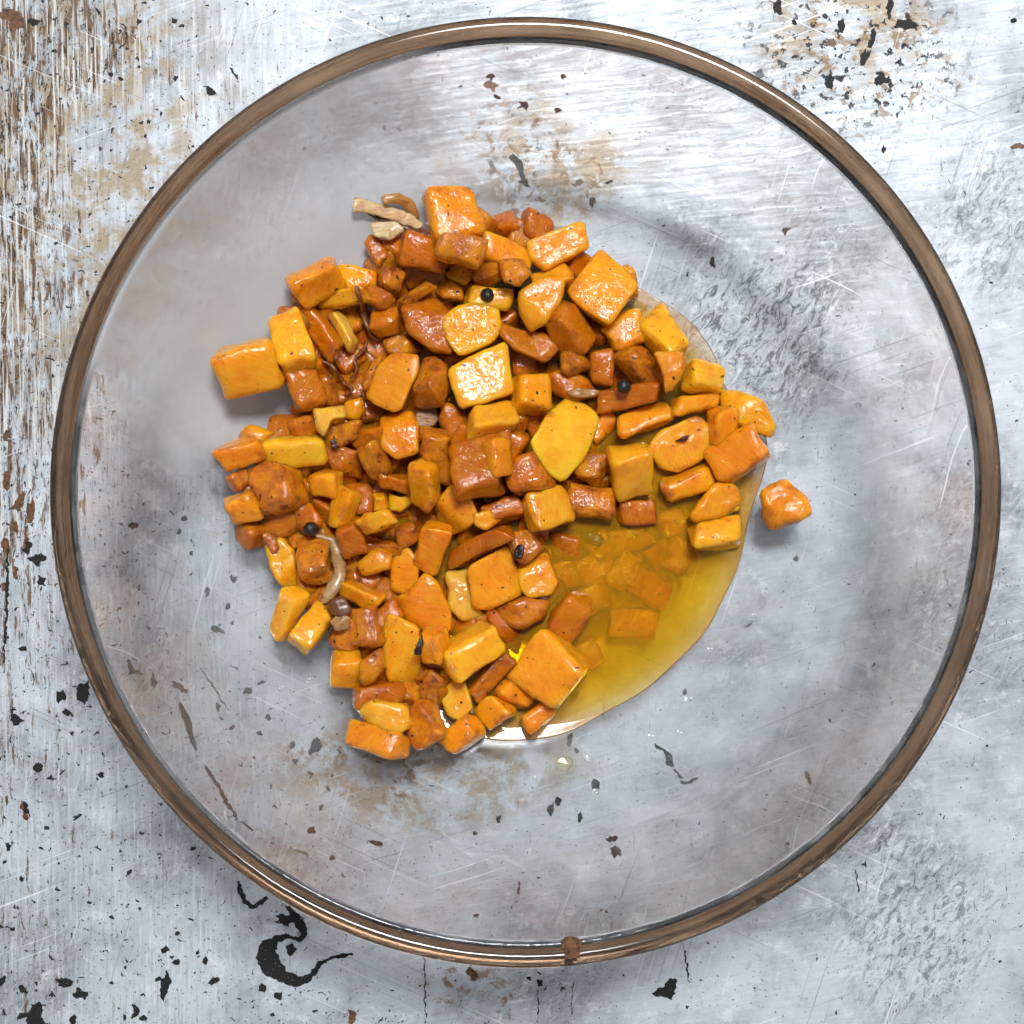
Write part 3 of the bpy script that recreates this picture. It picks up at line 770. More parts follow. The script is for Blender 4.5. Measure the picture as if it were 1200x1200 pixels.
 (-1, 'O', [(762,640),(778,632),(788,648),(776,662),(760,656)], 'small sunken cube left of the farthest right sunken one'),
 (-1, 'S', [(775,600),(800,596),(806,618),(786,628),(772,616)], 'sunken cube at the upper right shore below the shiny orange-brown piece'),
 (-1, 'S', [(640,628),(668,622),(676,642),(652,652),(638,644)], 'sunken cube at the shore under the dark yellow fibrous cube'),
 (-1, 'O', [(690,628),(706,618),(720,640),(706,652),(690,644)], 'sunken cube under the dark onion bit at the shore'),
 (-1, 'S', [(668,762),(690,748),(704,766),(690,786),(672,780)], 'sunken cube right of the large amber-brown cube'),
 (1, 'D', [(642,722),(660,695),(688,699),(694,712),(678,738),(660,752),(648,742)], 'wet orange squash wedge with white shining edge beside the open oil'),
 (2, 'A', [(607,790),(612,768),(640,738),(675,765),(678,790),(660,822),(630,820)], 'large smooth amber-brown squash cube at the lower right of the heap'),
 (1, 'B', [(548,802),(565,785),(600,766),(607,780),(575,812),(556,816)], 'brown squash stick slanting left of the large amber-brown cube'),
 (1, 'O', [(585,802),(600,793),(627,808),(622,826),(605,831),(587,818)], 'glossy orange squash cube below left of the large amber-brown cube'),
 (1, 'O', [(561,828),(575,815),(600,828),(602,841),(580,858),(567,851)], 'glossy orange squash cube with a white glint near the bottom oil edge'),
 (1, 'O', [(608,842),(640,820),(648,830),(635,856),(615,859)], 'small glossy orange squash wedge at the bottom oil edge, rightmost there'),
 (1, 'Y', [(518,785),(525,750),(550,735),(585,745),(593,770),(560,786),(535,794)], 'wet dark yellow squash cube with grooved top in the lower centre'),
 (3, 'V', [(516,817),(530,798),(545,797),(553,830),(540,845),(524,836)], 'bright yellow small squash block near the bottom, on the orange end cube'),
 (1, 'O', [(520,855),(545,840),(560,845),(564,870),(530,888),(520,880)], 'bright orange squash cube at the bottom tip of the heap'),
 (1, 'B', [(476,837),(500,820),(518,840),(521,865),(500,878),(484,868)], 'browned bumpy squash cube left of the bottom tip'),
 (2, 'B', [(489,812),(500,788),(515,788),(521,800),(508,830)], 'shiny wet brown sliver left of the small bright yellow bottom block'),
 (1, 'O', [(398,870),(410,842),(470,862),(468,880),(455,895),(430,885)], 'wide orange squash block at the lower left tip of the heap'),
 (2, 'V', [(416,832),(440,820),(475,828),(481,850),(465,862),(430,846)], 'bright yellow squash block lying on the wide lower-left orange block'),
 (0, 'B', [(466,868),(480,864),(480,877),(470,879)], 'tiny brown-tipped bit at the right end of the wide lower-left block'),
 (3, 'Y', [(449,737),(455,720),(490,735),(492,760),(490,800),(462,805),(452,785)], 'tall yellow squash block with a black burnt notch on its right side'),
 (1, 'A', [(385,778),(400,765),(425,760),(422,785),(426,808),(405,808),(390,796)], 'rounded amber squash cube at the lower left edge above the bright block'),
 (2, 'B', [(420,777),(445,760),(449,780),(437,802),(424,806)], 'scorched red-brown squash piece left of the tall yellow block'),
 (0, 'D', [(413,810),(440,800),(472,812),(472,832),(420,834)], 'deep orange piece beneath the bright yellow lower-left block'),
 (1, 'Y', [(317,725),(330,695),(355,688),(370,705),(347,737),(330,753)], 'golden rounded squash cube at the left edge, upper of a touching pair'),
 (1, 'Y', [(340,745),(360,710),(380,712),(383,735),(375,755),(352,764)], 'golden shiny squash cube at the left edge, lower of a touching pair'),
 (0, 'B', [(385,747),(395,725),(420,722),(431,740),(421,762),(395,760)], 'brown translucent piece with onion on it right of the golden pair'),
 (0, 'A', [(312,640),(330,630),(347,648),(347,690),(330,686),(318,665)], 'flat wet amber slice on the glass above the golden pair'),
 (0, 'B', [(345,647),(365,630),(385,640),(389,670),(375,686),(352,677)], 'brownish amber squash chunk left of the cream onion strand'),
 (2, 'O', [(398,685),(407,675),(440,690),(449,701),(443,713),(413,707)], 'orange browned squash stick right of the cream onion strand'),
 (2, 'O', [(418,662),(440,643),(458,648),(456,668),(425,674)], 'orange squash chunk above the browned stick near the onion strand'),
 (1, 'O', [(263,587),(270,577),(298,575),(306,595),(298,611),(270,613)], 'orange squash cube with pink shiny top, lowest of the far-left cluster'),
 (2, 'B', [(288,552),(315,541),(345,548),(358,580),(348,598),(325,600),(303,585)], 'large blistered brown squash piece in the far-left cluster'),
 (1, 'O', [(253,527),(270,513),(305,515),(310,535),(290,549),(268,551),(256,541)], 'orange squash block at the left end of the far-left cluster'),
 (2, 'V', [(303,527),(330,508),(365,508),(379,521),(372,540),(350,547),(315,541)], 'long bright yellow squash block in the far-left cluster'),
 (0, 'O', [(275,510),(295,497),(320,508),(305,520),(280,520)], 'orange corner showing behind the top of the far-left cluster'),
 (0, 'B', [(265,557),(290,548),(295,570),(275,577)], 'dark browned corner at the left edge of the blistered piece'),
 (0, 'D', [(300,598),(345,600),(358,614),(330,632),(295,620)], 'shaded orange piece under the blistered brown piece'),
 (0, 'D', [(345,585),(365,590),(378,612),(360,625),(340,612)], 'dark orange piece beside the left-hand peppercorn'),
 (1, 'Y', [(363,565),(370,550),(390,548),(402,565),(393,582),(372,581)], 'olive yellow squash lump between the far-left cluster and the centre'),
 (1, 'A', [(376,606),(392,575),(412,572),(420,595),(411,613),(385,613)], 'amber-brown squash wedge below the olive yellow lump'),
 (0, 'D', [(378,505),(405,525),(425,530),(420,560),(395,552),(378,535)], 'dark red-orange piece in the gap right of the far-left cluster'),
 (0, 'D', [(340,487),(365,483),(378,505),(360,515),(340,508)], 'low browned piece above the long bright yellow far-left block'),
 (2, 'Y', [(414,612),(430,600),(455,598),(466,612),(440,622),(430,628)], 'yellow leaf-shaped squash sliver left of the reddish lump'),
 (2, 'B', [(463,616),(485,608),(493,625),(480,641),(465,633)], 'small reddish-brown squash lump right of the yellow leaf-shaped sliver'),
 (1, 'A', [(434,582),(450,575),(456,595),(440,598)], 'tiny amber bit above the yellow leaf-shaped sliver'),
 (1, 'Y', [(455,577),(468,583),(484,577),(483,588),(470,598),(457,596)], 'small curved pale yellow squash scrap above the reddish lump'),
 (2, 'O', [(486,640),(500,605),(515,615),(522,645),(512,670),(490,666)], 'smooth orange squash piece right of the upright orange stick'),
 (4, 'O', [(458,662),(466,641),(480,645),(492,660),(489,690),(475,697),(458,690)], 'upright orange squash stick with one dark dot left of centre'),
 (3, 'O', [(458,702),(478,697),(498,672),(510,680),(526,715),(527,737),(505,744),(475,724)], 'big pale orange squash chunk below the upright orange stick'),
 (3, 'A', [(510,592),(530,568),(545,575),(559,600),(555,612),(530,626),(514,610)], 'very shiny amber squash cube at the heart of the heap'),
 (2, 'D', [(525,642),(595,612),(602,630),(560,653),(533,660)], 'long dark amber squash stick above the freckled orange cube'),
 (4, 'A', [(549,665),(575,652),(597,640),(612,695),(575,712),(556,712)], 'freckled bright orange squash cube with crisp edges in the lower centre'),
 (4, 'Y', [(606,658),(640,648),(652,682),(645,695),(621,700),(610,686)], 'small bright yellow freckled cube right of the freckled orange cube'),
 (2, 'P', [(524,672),(548,668),(558,712),(577,722),(540,728),(527,710)], 'pale ribbed squash end left of the freckled orange cube'),
 (2, 'B', [(573,716),(610,700),(640,705),(637,725),(615,736),(588,731)], 'rough brown squash piece below the freckled orange cube'),
 (2, 'B', [(598,627),(622,613),(643,645),(612,656),(600,643)], 'wet brown squash piece behind the small bright yellow freckled cube'),
 (1, 'A', [(555,603),(575,598),(586,608),(570,622),(556,618)], 'little amber bit above the long dark amber stick'),
 (0, 'D', [(558,588),(600,578),(615,600),(595,610),(570,606)], 'shaded piece in the dark gap left of the dark yellow fibrous cube'),
 (1, 'O', [(493,735),(527,742),(528,768),(500,777),(492,760)], 'shaded orange squash piece right of the burnt notch'),
 (0, 'D', [(430,628),(468,636),(466,655),(438,650),(420,645)], 'dark orange piece in the hollow under the yellow leaf-shaped sliver'),
 (0, 'D', [(440,712),(460,700),(475,722),(455,740),(438,730)], 'dark orange piece under the big pale orange chunk, left side'),
 (0, 'D', [(560,690),(600,735),(612,745),(606,766),(580,745)], 'dark orange piece in the gap above the brown slanting stick'),
 (0, 'D', [(455,552),(485,556),(482,575),(455,574),(440,565)], 'dark piece in the gap below the bright orange cube with pink top'),
 (0, 'D', [(395,610),(425,610),(428,640),(405,655),(395,635)], 'dark orange piece right of the left-hand peppercorn'),
 (0, 'B', [(400,715),(445,712),(450,745),(425,760),(405,740)], 'dark browned piece in the hollow left of the tall yellow block'),
]
# pieces the photo only hints at in the gaps low in the heap
FILL = []
fr = random.Random(3)
for gx in range(300, 880, 20):
    for gy in range(270, 880, 20):
        x, y = gx + fr.uniform(-10, 10), gy + fr.uniform(-10, 10)
        inside = ((x - 570) / 290) ** 2 + ((y - 560) / 300) ** 2 < 1 and not (x + y > 1330 and y > 600)
        if x < 420 and y > 690: inside = False
        if x < 400 and 430 < y < 520 and x < 360: inside = False
        if x < 430 and y < 330: inside = False
        if inside:
            FILL.append((x, y))

CELL = 3
GW = 1200 // CELL
H = [[None] * GW for _ in range(GW)]


def cell_floor(px, py):
    z = 0.012
    for _ in range(3):
        X, Y = pw(px, py, z)
        z = inner_z(math.hypot(X - BX, Y - BY))
    return z


def hget(i, j):
    if H[j][i] is None:
        H[j][i] = cell_floor(i * CELL + 1.5, j * CELL + 1.5)
    return H[j][i]


def inpoly(x, y, P):
    c = False
    for i in range(len(P)):
        x1, y1 = P[i]; x2, y2 = P[i - 1]
        if (y1 > y) != (y2 > y) and x < (x2 - x1) * (y - y1) / (y2 - y1) + x1:
            c = not c
    return c


def round_outline(P, N=40, cut=0.17, it=2):
    Q = [Vector(p) for p in P]
    for _ in range(it):
        R = []
        for i in range(len(Q)):
            a, b = Q[i], Q[(i + 1) % len(Q)]
            R.append(a.lerp(b, cut)); R.append(a.lerp(b, 1 - cut))
        Q = R
    L = [0]
    for i in range(len(Q)):
        L.append(L[-1] + (Q[(i + 1) % len(Q)] - Q[i]).length)
    out = []
    k = 0
    for s in range(N):
        d = L[-1] * s / N
        while L[k + 1] < d: k += 1
        t = (d - L[k]) / max(1e-9, L[k + 1] - L[k])
        out.append(Q[k].lerp(Q[(k + 1) % len(Q)], t))
    return out


def chunk(name, P, ztop, th, seed, tilt=0.18, ridge=0.5, amp=1.0, fillet=0.0013, N=40, cut=0.17, taper=0.95, grow=1.09):
    """one cut piece of vegetable: the outline as seen from above, its own thickness,
    cut faces meeting in soft edges, uneven surface"""
    r = random.Random(seed * 13 + 5)
    zc = ztop - th * 0.35
    O = round_outline([pw(x, y, zc) for x, y in P], N, cut)
    cx = sum(p.x for p in O) / N; cyy = sum(p.y for p in O) / N
    O = [Vector((p.x - cx, p.y - cyy)) * grow for p in O]
    rm = sum(p.length for p in O) / N
    f = min(fillet, rm * 0.3) / rm
    gx, gy = r.uniform(-tilt, tilt), r.uniform(-tilt, tilt)
    if name == 'squash_cube':
        lx, ly = lean(P)[1]
        gx += lx; gy += ly
    rid = []
    if r.random() < ridge:
        a = r.uniform(0, 2 * math.pi)
        rid.append((math.cos(a), math.sin(a), rm * r.uniform(0.15, 0.5), r.uniform(0.5, 1.1)))
    if r.random() < ridge * 0.45:
        a = r.uniform(0, 2 * math.pi)
        rid.append((math.cos(a), math.sin(a), rm * r.uniform(0.35, 0.6), r.uniform(0.4, 1.0)))
    dome = r.uniform(-0.04, 0.12)

    def top(x, y):
        z = gx * x + gy * y - dome * (x * x + y * y) / rm
        for ax, ay, o, s in rid:
            d = ax * x + ay * y - o
            k = rm * 0.10
            z -= s * (math.sqrt(d * d + k * k) + d) * 0.5
        return max(z, -th * 0.75)
    zr = [(t * (1 - f), 0) for t in (0.0, 0.33, 0.63, 0.86, 1.0)] + [(1 - f * (1 - math.sin(math.radians(q))), 1 - math.cos(math.radians(q))) for q in (30, 60, 90)]
    vs, fs, rows = [], [], []
    o3 = Vector((seed * 1.37, seed * 0.71, 3.3))

    def add(x, y, z):
        p = Vector((x, y, z))
        q = mnoise.noise_vector(p * 150 + o3) * 0.0009 + mnoise.noise_vector(p * 420 + o3) * 0.00032 + mnoise.noise_vector(p * 1100 + o3) * 0.0001
        p = p + q * amp
        vs.append(p)
        return len(vs) - 1
    fz = min(fillet, th * 0.3)
    for s, dz in zr:
        if s == 0:
            rows.append([add(0, 0, top(0, 0))] * N); continue
        row = []
        for p in O:
            x, y = p.x * s, p.y * s
            row.append(add(x, y, top(x, y) - dz * fz))
        rows.append(row)
    edge_z = [vs[i].z for i in rows[-1]]
    for t, s in ((0.3, 1.0), (0.6, 0.985), (0.85, 0.96), (1.0, 0.86), (1.0, 0.45), (1.0, 0)):
        s2 = s if s == 0 else 1 - (1 - s) - (1 - taper) * t
        if s == 0:
            rows.append([add(0, 0, -th)] * N); continue
        row = []
        for p, ez in zip(O, edge_z):
            row.append(add(p.x * s2, p.y * s2, ez + (-th - ez) * t))
        rows.append(row)
    for A, B in zip(rows, rows[1:]):
        for s in range(N):
            t = (s + 1) % N
            q = [A[s], B[s], B[t], A[t]]
            q = [v for i, v in enumerate(q) if v not in q[:i]]
            if len(q) > 2: fs.append(q)
    me = mesh(name, vs, fs)
    att = me.attributes.new('edge', 'FLOAT', 'POINT')
    val = [0.0] * len(vs)
    for k, row in enumerate(rows):
        e = {3: 0.25, 4: 0.8, 5: 1.0, 6: 1.0, 7: 0.9, 8: 0.5}.get(k, 0.15 if k > 8 else 0.0)
        for v in row: val[v] = e
    att.data.foreach_set('value', val)
    return me, (cx, cyy, ztop)


def min_rect(P):
    """smallest rectangle round an outline: centre, width, height, angle"""
    best = None
    for i in range(len(P)):
        dx, dy = P[i][0] - P[i - 1][0], P[i][1] - P[i - 1][1]
        a = math.atan2(dy, dx)
        c, s_ = math.cos(a), math.sin(a)
        us = [x * c + y * s_ for x, y in P]; vv = [-x * s_ + y * c for x, y in P]
        w, h = max(us) - min(us), max(vv) - min(vv)
        if best is None or w * h < best[0]:
            um, vm_ = (max(us) + min(us)) / 2, (max(vv) + min(vv)) / 2
            best = (w * h, um * c - vm_ * s_, um * s_ + vm_ * c, w, h, a)
    return best[1:]


def cube_shape(P, seed, tilt, amp=0.8, fillet=0.0018, fit=1.05, flat=1.0):
    """a knife-cut cube lying at its own angle: vertices round its centre, faces, edge weights"""
    r = random.Random(seed * 17 + 3)
    cx, cyy, w, h, a = min_rect(P)
    fill = parea(P) / (w * h)
    k = K0 * 0.955
    sh = math.sqrt(min(1.0, fill * 1.12))
    W, Hh = w * k * fit * sh, h * k * fit * sh
    dd = min(0.0145, max(0.0045, min(W, Hh) * r.uniform(0.8, 1.05))) * flat
    half = Vector((W / 2, Hh / 2, dd / 2))
    f = min(fillet, min(half) * 0.45)
    ax = Vector((r.uniform(-1, 1), r.uniform(-1, 1), r.uniform(-0.2, 0.2))).normalized()
    R = Matrix.Rotation(r.uniform(0.35, 1.0) * tilt, 3, ax)
    jit = {(i, j, k_): Vector((r.uniform(-1, 1), r.uniform(-1, 1), r.uniform(-1, 1))) * 0.15 for i in (0, 1) for j in (0, 1) for k_ in (0, 1)}
    def line(e):
        q = f / e
        return [-1, -1 + q * 0.4, -1 + q, -0.45, 0, 0.45, 1 - q, 1 - q * 0.4, 1]
    L = [line(e) for e in half]
    idx, vs, fs, ed = {}, [], [], []
    o3 = Vector((seed * 1.37, seed * 0.71, 9.1))
    bulge = r.uniform(-0.03, 0.09)

    def vert(i, j, k_):
        if (i, j, k_) in idx: return idx[i, j, k_]
        p = Vector((L[0][i] * half.x, L[1][j] * half.y, L[2][k_] * half.z))
        q = Vector([max(-half[m_] + f, min(half[m_] - f, p[m_])) for m_ in range(3)])
        d = p - q
        n_out = sum(1 for m_ in range(3) if abs(d[m_]) > f * 0.3)
        if d.length > 1e-9: p = q + d.normalized() * f
        t = [(p[m_] / half[m_] + 1) / 2 for m_ in range(3)]
        off = Vector()
        for (a_, b_, c_), v in jit.items():
            off += v * ((t[0] if a_ else 1 - t[0]) * (t[1] if b_ else 1 - t[1]) * (t[2] if c_ else 1 - t[2]))
        p = p + Vector((off.x * half.x, off.y * half.y, off.z * half.z)) * 1.6
        p = p * (1 + bulge * (1 - max(abs(2 * u - 1) for u in t) * 0.0 - sum((2 * u - 1) ** 2 for u in t) / 3))
        nz = mnoise.noise_vector(p * 130 + o3) * 0.0011 + mnoise.noise_vector(p * 430 + o3) * 0.0003 + mnoise.noise_vector(p * 1100 + o3) * 0.0001
        p = p + nz * amp
        idx[i, j, k_] = len(vs)
        vs.append(p); ed.append(1.0 if n_out >= 2 else (0.5 if any(x in (2, 6) for x in (i, j, k_)) else 0.0))
        return idx[i, j, k_]
    for axis in range(3):
        for side in (0, 8):
            for u in range(8):
                for v in range(8):
                    q = []
                    for du, dv in ((0, 0), (1, 0), (1, 1), (0, 1)):
                        t = [0, 0, 0]
                        t[axis] = side; t[(axis + 1) % 3] = u + du; t[(axis + 2) % 3] = v + dv
                        q.append(vert(*t))
                    fs.append(q if side else q[::-1])
    Z0 = Matrix.Rotation(-a, 3, 'Z')
    S = lean(P)[0] if tilt > 0.2 else Matrix.Identity(3)
    vs = [Z0.inverted() @ (S @ (Z0 @ (R @ p))) for p in vs]
    # keep the size seen from above
    ex = max(p.x for p in vs) - min(p.x for p in vs); ey = max(p.y for p in vs) - min(p.y for p in vs)
    sx, sy = W / ex, Hh / ey
    Z = Matrix.Rotation(-a, 3, 'Z')
    vs = [Z @ Vector((p.x * sx, p.y * sy, p.z)) for p in vs]
    zt = max(p.z for p in vs); zb = min(p.z for p in vs)
    return vs, fs, ed, zt, zb, (cx, cyy)


def cube_object(shape, ztop):
    vs, fs, ed, zt, zb, (cx, cyy) = shape
    me = mesh('squash_cube', vs, fs)
    att = me.attributes.new('edge', 'FLOAT', 'POINT')
    att.data.foreach_set('value', ed)
    o = link('squash_cube', me, M_SQ)
    o.location = (*pw(cx, cyy, ztop - (zt - zb) * 0.35), ztop - zt)
    return o


def poly_cells(P):
    xs = [p[0] for p in P]; ys = [p[1] for p in P]
    o = []
    for i in range(int(min(xs)) // CELL, int(max(xs)) // CELL + 1):
        for j in range(int(min(ys)) // CELL, int(max(ys)) // CELL + 1):
            if inpoly(i * CELL + 1.5, j * CELL + 1.5, P):
                o.append((i, j))
    return o


def parea(P):
    return abs(sum(P[i - 1][0] * P[i][1] - P[i][0] * P[i - 1][1] for i in range(len(P)))) / 2


def mound(x, y):
    """how much higher the heap stands towards its middle"""
    return 0.015 * math.exp(-((x - 545) / 165) ** 2 - ((y - 500) / 195) ** 2)


def lean(P):
    """pieces lie along the slope of the heap"""
    x = sum(p[0] for p in P) / len(P); y = sum(p[1] for p in P) / len(P)
    e = 6.0
    gx = (mound(x + e, y) - mound(x - e, y)) / (2 * e * K0); gy = -(mound(x, y + e) - mound(x, y - e)) / (2 * e * K0)
    g = Vector((gx, gy, 0))
    if g.length < 1e-6: return Matrix.Identity(3), (0.0, 0.0)
    return Matrix.Rotation(math.atan(g.length) * 1.1, 3, Vector((g.y, -g.x, 0)).normalized()), (gx, gy)


def drop(P, layer, th, lift=0.0022):
    cells = poly_cells(P)
    hs = sorted(hget(i, j) for i, j in cells)
    n = len(hs)
    z = hs[int(n * 0.35)] + th if layer > 0 else hs[n // 2] + th
    z = max(z, hs[int(n * 0.93)] + lift + (0.0015 if layer >= 2 else 0.0))
    if layer == -1:
        z = min(z, LEVEL - 0.0016)
    return z, cells


def rect_mid(P):
    return sum(p[0] for p in P) / len(P), sum(p[1] for p in P) / len(P)


def settle(cells, z):
    for i, j in cells:
        H[j][i] = max(hget(i, j), z - 0.0008)


def colour(o, key, r, dv=0.10):
    c, b = COLS[key]
    k = 1 + r.uniform(-dv, dv * 0.6)
    g = 1 + r.uniform(-0.10, 0.10)
    o.color = (c[0] * k, c[1] * k * g, c[2] * k, min(1, max(0, b + r.uniform(-0.08, 0.1))))


GROUP = 'roasted squash cubes heaped in the glass bowl'
order = sorted(range(len(PIECES)), key=lambda i: PIECES[i][0])
TOPZ = {}
for i in order:
    layer, key, P, label = PIECES[i]
    A = parea(P)
    side = math.sqrt(A) * K0
    rect = min_rect(P)
    odd = parea(P) / (rect[2] * rect[3]) < 0.72 or 'by itself' in label
    crisp = (key in 'VAYO' and layer >= 3) or (odd and layer >= 0)
    if crisp:
        th = min(0.0125, max(0.004, side * 0.72))
    else:
        shp = cube_shape(P, i, 0.10 if layer < 0 else 0.62, amp=1.5 if key == 'B' else 1.15,
                         fillet=0.0030 if key == 'B' else 0.0026, fit=1.3 if layer < 0 else 1.16, flat=0.6 if layer < 0 else 1.0)
        th = shp[3] - shp[4]
    z, cells = drop(P, layer, th)
    zmax = [0.0125, 0.0195, 0.027, 0.035, 0.042, 0.048][layer + 1] + 0.004
    fl = sorted(cell_floor(a * CELL, b * CELL) for a, b in cells)[len(cells) // 2]
    z = min(z, max(zmax, fl + th))
    if layer >= 0:
        z += mound(*rect_mid(P))
    if crisp:
        me, loc = chunk('squash_cube', P, z, th, i, tilt=0.2, ridge=0.9 if odd else 0.5, amp=0.9 if odd else 0.5, fillet=0.0020 if odd else 0.0013, cut=0.10)
        o = link('squash_cube', me, M_SQ); o.location = loc
    else:
        o = cube_object(shp, z)
    settle(cells, z - (mound(*rect_mid(P)) if layer >= 0 else 0))
    TOPZ[i] = z
    colour(o, key, rnd)
    tag(o, label, 'squash cube', GROUP)


covered = set()
heap = []
for layer, key, P, label in PIECES:
    if layer >= 0:
        c_x = sum(p[0] for p in P) / len(P); c_y = sum(p[1] for p in P) / len(P)
        heap.append((c_x, c_y))
        covered.update(poly_cells([(c_x + (x - c_x) * 0.96, c_y + (y - c_y) * 0.96) for x, y in P]))


for j in range(GW):                        # now lift the height map itself
    for i in range(GW):
        if H[j][i] is not None and (i, j) in covered:
            H[j][i] += mound(i * CELL, j * CELL)


def hole_level(x, y):
    """typical height of the heap round a gap"""
    hs = []
    for i in range(-9, 10, 2):
        for j in range(-9, 10, 2):
            c_ = (int(x) // CELL + i, int(y) // CELL + j)
            if c_ in covered: hs.append(hget(*c_))
    hs.sort()
    return hs[len(hs) // 3] if hs else 0.0


used = set()
for i, (x, y) in enumerate(FILL):
    if len(used) >= 125: break
    s = fr.uniform(19, 26)
    a0 = fr.uniform(0, 1.57)
    P = [(x + s * math.cos(a0 + k * math.pi / 2) * fr.uniform(.95, 1.3), y + s * math.sin(a0 + k * math.pi / 2) * fr.uniform(.95, 1.3)) for k in range(4)]
    cells = poly_cells(P)
    free = [c_ for c_ in cells if c_ not in covered]
    if len(free) < 16:
        continue
    fx = sum(c_[0] for c_ in free) / len(free) * CELL; fy = sum(c_[1] for c_ in free) / len(free) * CELL
    if sum(1 for hx, hy in heap if math.hypot(hx - fx, hy - fy) < 62) < 4:      # outside the heap
        continue
    P = [(px + (fx - x) * 0.8, py + (fy - y) * 0.8) for px, py in P]
    cells = poly_cells(P)
    near = sorted(range(len(PIECES)), key=lambda q: min((px - fx) ** 2 + (py - fy) ** 2 for px, py in PIECES[q][2]))
    near = next((q for q in near[:14] if q not in used), None)
    if near is None:
        continue
    used.add(near)
    shp = cube_shape(P, 900 + i, 0.7, fillet=0.0022)
    z = max(cell_floor(fx, fy) + 0.009, hole_level(fx, fy) - 0.0065)
    settle(cells, z)
    covered.update(cells)
    o = cube_object(shp, z)
    colour(o, fr.choice('DDDB'), fr)  # darker colours, painting in the shade of the gaps
    words = ('half-hidden piece low beside the ' + PIECES[near][3]).split()[:16]
    while words[-1] in ('the', 'of', 'in', 'at', 'on', 'with', 'and', 'a', 'its', 'below', 'beside', 'right', 'left', 'under', 'above', 'to', 'one'):
        words.pop()
    tag(o, ' '.join(words), 'squash cube', GROUP)


def top_at(px, py):
    return hget(int(px) // CELL, int(py) // CELL)


# ------------------------------------------------------------------ onion, pepper, burnt scraps
def bit(name, P, th, col, seed, label, cat, group=None, mat=M_ON, lift=0.002, amp=1.2, tilt=0.1, z=None):
    if z is None:
        z, cells = drop(P, 3, th, lift)
        settle(cells, z)
    me, loc = chunk(name, P, z, th, seed, tilt=tilt, ridge=0.3, amp=amp, fillet=0.0007, N=36, cut=0.12)
    o = link(name, me, mat); o.location = loc
    o.color = (*col, 1)
    tag(o, label, cat, group)
    return o


def strip(name, path, th, col, seed, label, cat, lift=0.0016):
    """thin curved strand following what it lies on"""
    vs, fs = [], []
    n = 10
    rows = []
    pts = catmull(path, 5)
    zs = [max(top_at(x, y), top_at(x + 4, y), top_at(x - 4, y)) for x, y, w in pts]
    for _ in range(6):
        zs = [(zs[max(0, i - 1)] + 2 * zs[i] + zs[min(len(zs) - 1, i + 1)]) / 4 for i in range(len(zs))]
    for i, (x, y, w) in enumerate(pts):
        z = zs[i] + lift
        a = Vector(pts[max(0, i - 1)][:2]); b = Vector(pts[min(len(pts) - 1, i + 1)][:2])
        d = (b - a).normalized(); nn = Vector((-d.y, d.x))
        row = []
        for k in range(n):
            t = 2 * math.pi * k / n
            q = w / 2 * math.cos(t)
            X, Y = pw(x + nn.x * q, y + nn.y * q, z)
            v = Vector((X, Y, z + th / 2 * math.sin(t)))
            v += mnoise.noise_vector(v * 300 + Vector((seed, 0, 0))) * 0.0007 + mnoise.noise_vector(v * 900) * 0.0003
            row.append(len(vs)); vs.append(v)
        rows.append(row)
    for A, B in zip(rows, rows[1:]):
        for k in range(n):
            t = (k + 1) % n
            fs.append((A[k], A[t], B[t], B[k]))
    fs.append(rows[0][::-1]); fs.append(rows[-1])
    c = sum(vs, Vector()) / len(vs)
    me = mesh(name, [v - c for v in vs], fs)
    o = link(name, me, M_ON); o.location = c
    o.color = (*col, 1)
    return tag(o, label, cat)


strip('onion_piece', [(449, 236, 9), (460, 232, 12), (474, 236, 13), (484, 246, 12), (490, 256, 6)], 0.0014, (0.48, 0.22, 0.05), 501, 'brown curled onion bit behind the dry onion skin', 'onion')
bit('onion_piece', [(436,260),(460,262),(474,270),(457,281),(440,275)], 0.002, (0.62, 0.45, 0.22), 502, 'cream onion scrap below the dry onion skin', 'onion')
strip('onion_skin', [(414, 241, 20), (428, 242, 16), (446, 247, 15), (464, 252, 16), (480, 258, 15), (493, 266, 9)], 0.0016, (0.72, 0.48, 0.26), 503, 'dry tan onion skin strip sticking out at the top left', 'onion')
strip('onion_skin', [(431, 249, 4), (446, 257, 7), (462, 263, 7), (476, 268, 6), (492, 271, 5)], 0.0016, (0.11, 0.04, 0.015), 504, 'dark brown onion strip along the lower edge of the dry skin', 'onion', lift=0.0008)
strip('onion_strand', [(417, 336, 5), (422, 350, 6), (426, 366, 5), (430, 382, 6), (440, 398, 4)], 0.0022, (0.20, 0.075, 0.03), 505, 'dark caramelised onion strand at the upper left of the heap', 'onion')
strip('onion_strand', [(378, 424, 3), (388, 430, 5), (396, 438, 6), (402, 448, 5), (412, 456, 4), (404, 464, 2)], 0.0022, (0.20, 0.055, 0.010), 506, 'dark sticky caramelised onion clump below the striped stick', 'onion')
strip('onion_strand', [(430, 400, 3), (424, 412, 5), (416, 422, 5), (418, 434, 4), (412, 444, 2)], 0.0022, (0.22, 0.06, 0.010), 507, 'dark onion clump right of the striped stick', 'onion')
bit('onion_slice', [(487,489),(492,478),(501,475),(510,478),(514,488),(509,498),(498,502),(489,498)], 0.002, (0.34, 0.16, 0.035), 508, 'pale round onion disc in the middle of the heap', 'onion', amp=0.4)
strip('onion_strand', [(369, 628, 7), (380, 630, 9), (391, 638, 13), (394, 652, 14), (398, 668, 16), (393, 684, 17), (384, 700, 12), (378, 706, 5)], 0.0022, (0.45, 0.27, 0.11), 509, 'cream cooked onion strand at the lower left of the heap', 'onion')
bit('onion_piece', [(385,702),(403,700),(413,716),(398,724),(388,716)], 0.003, (0.16, 0.045, 0.012), 510, 'dark burnt onion bit below the cream onion strand', 'onion')
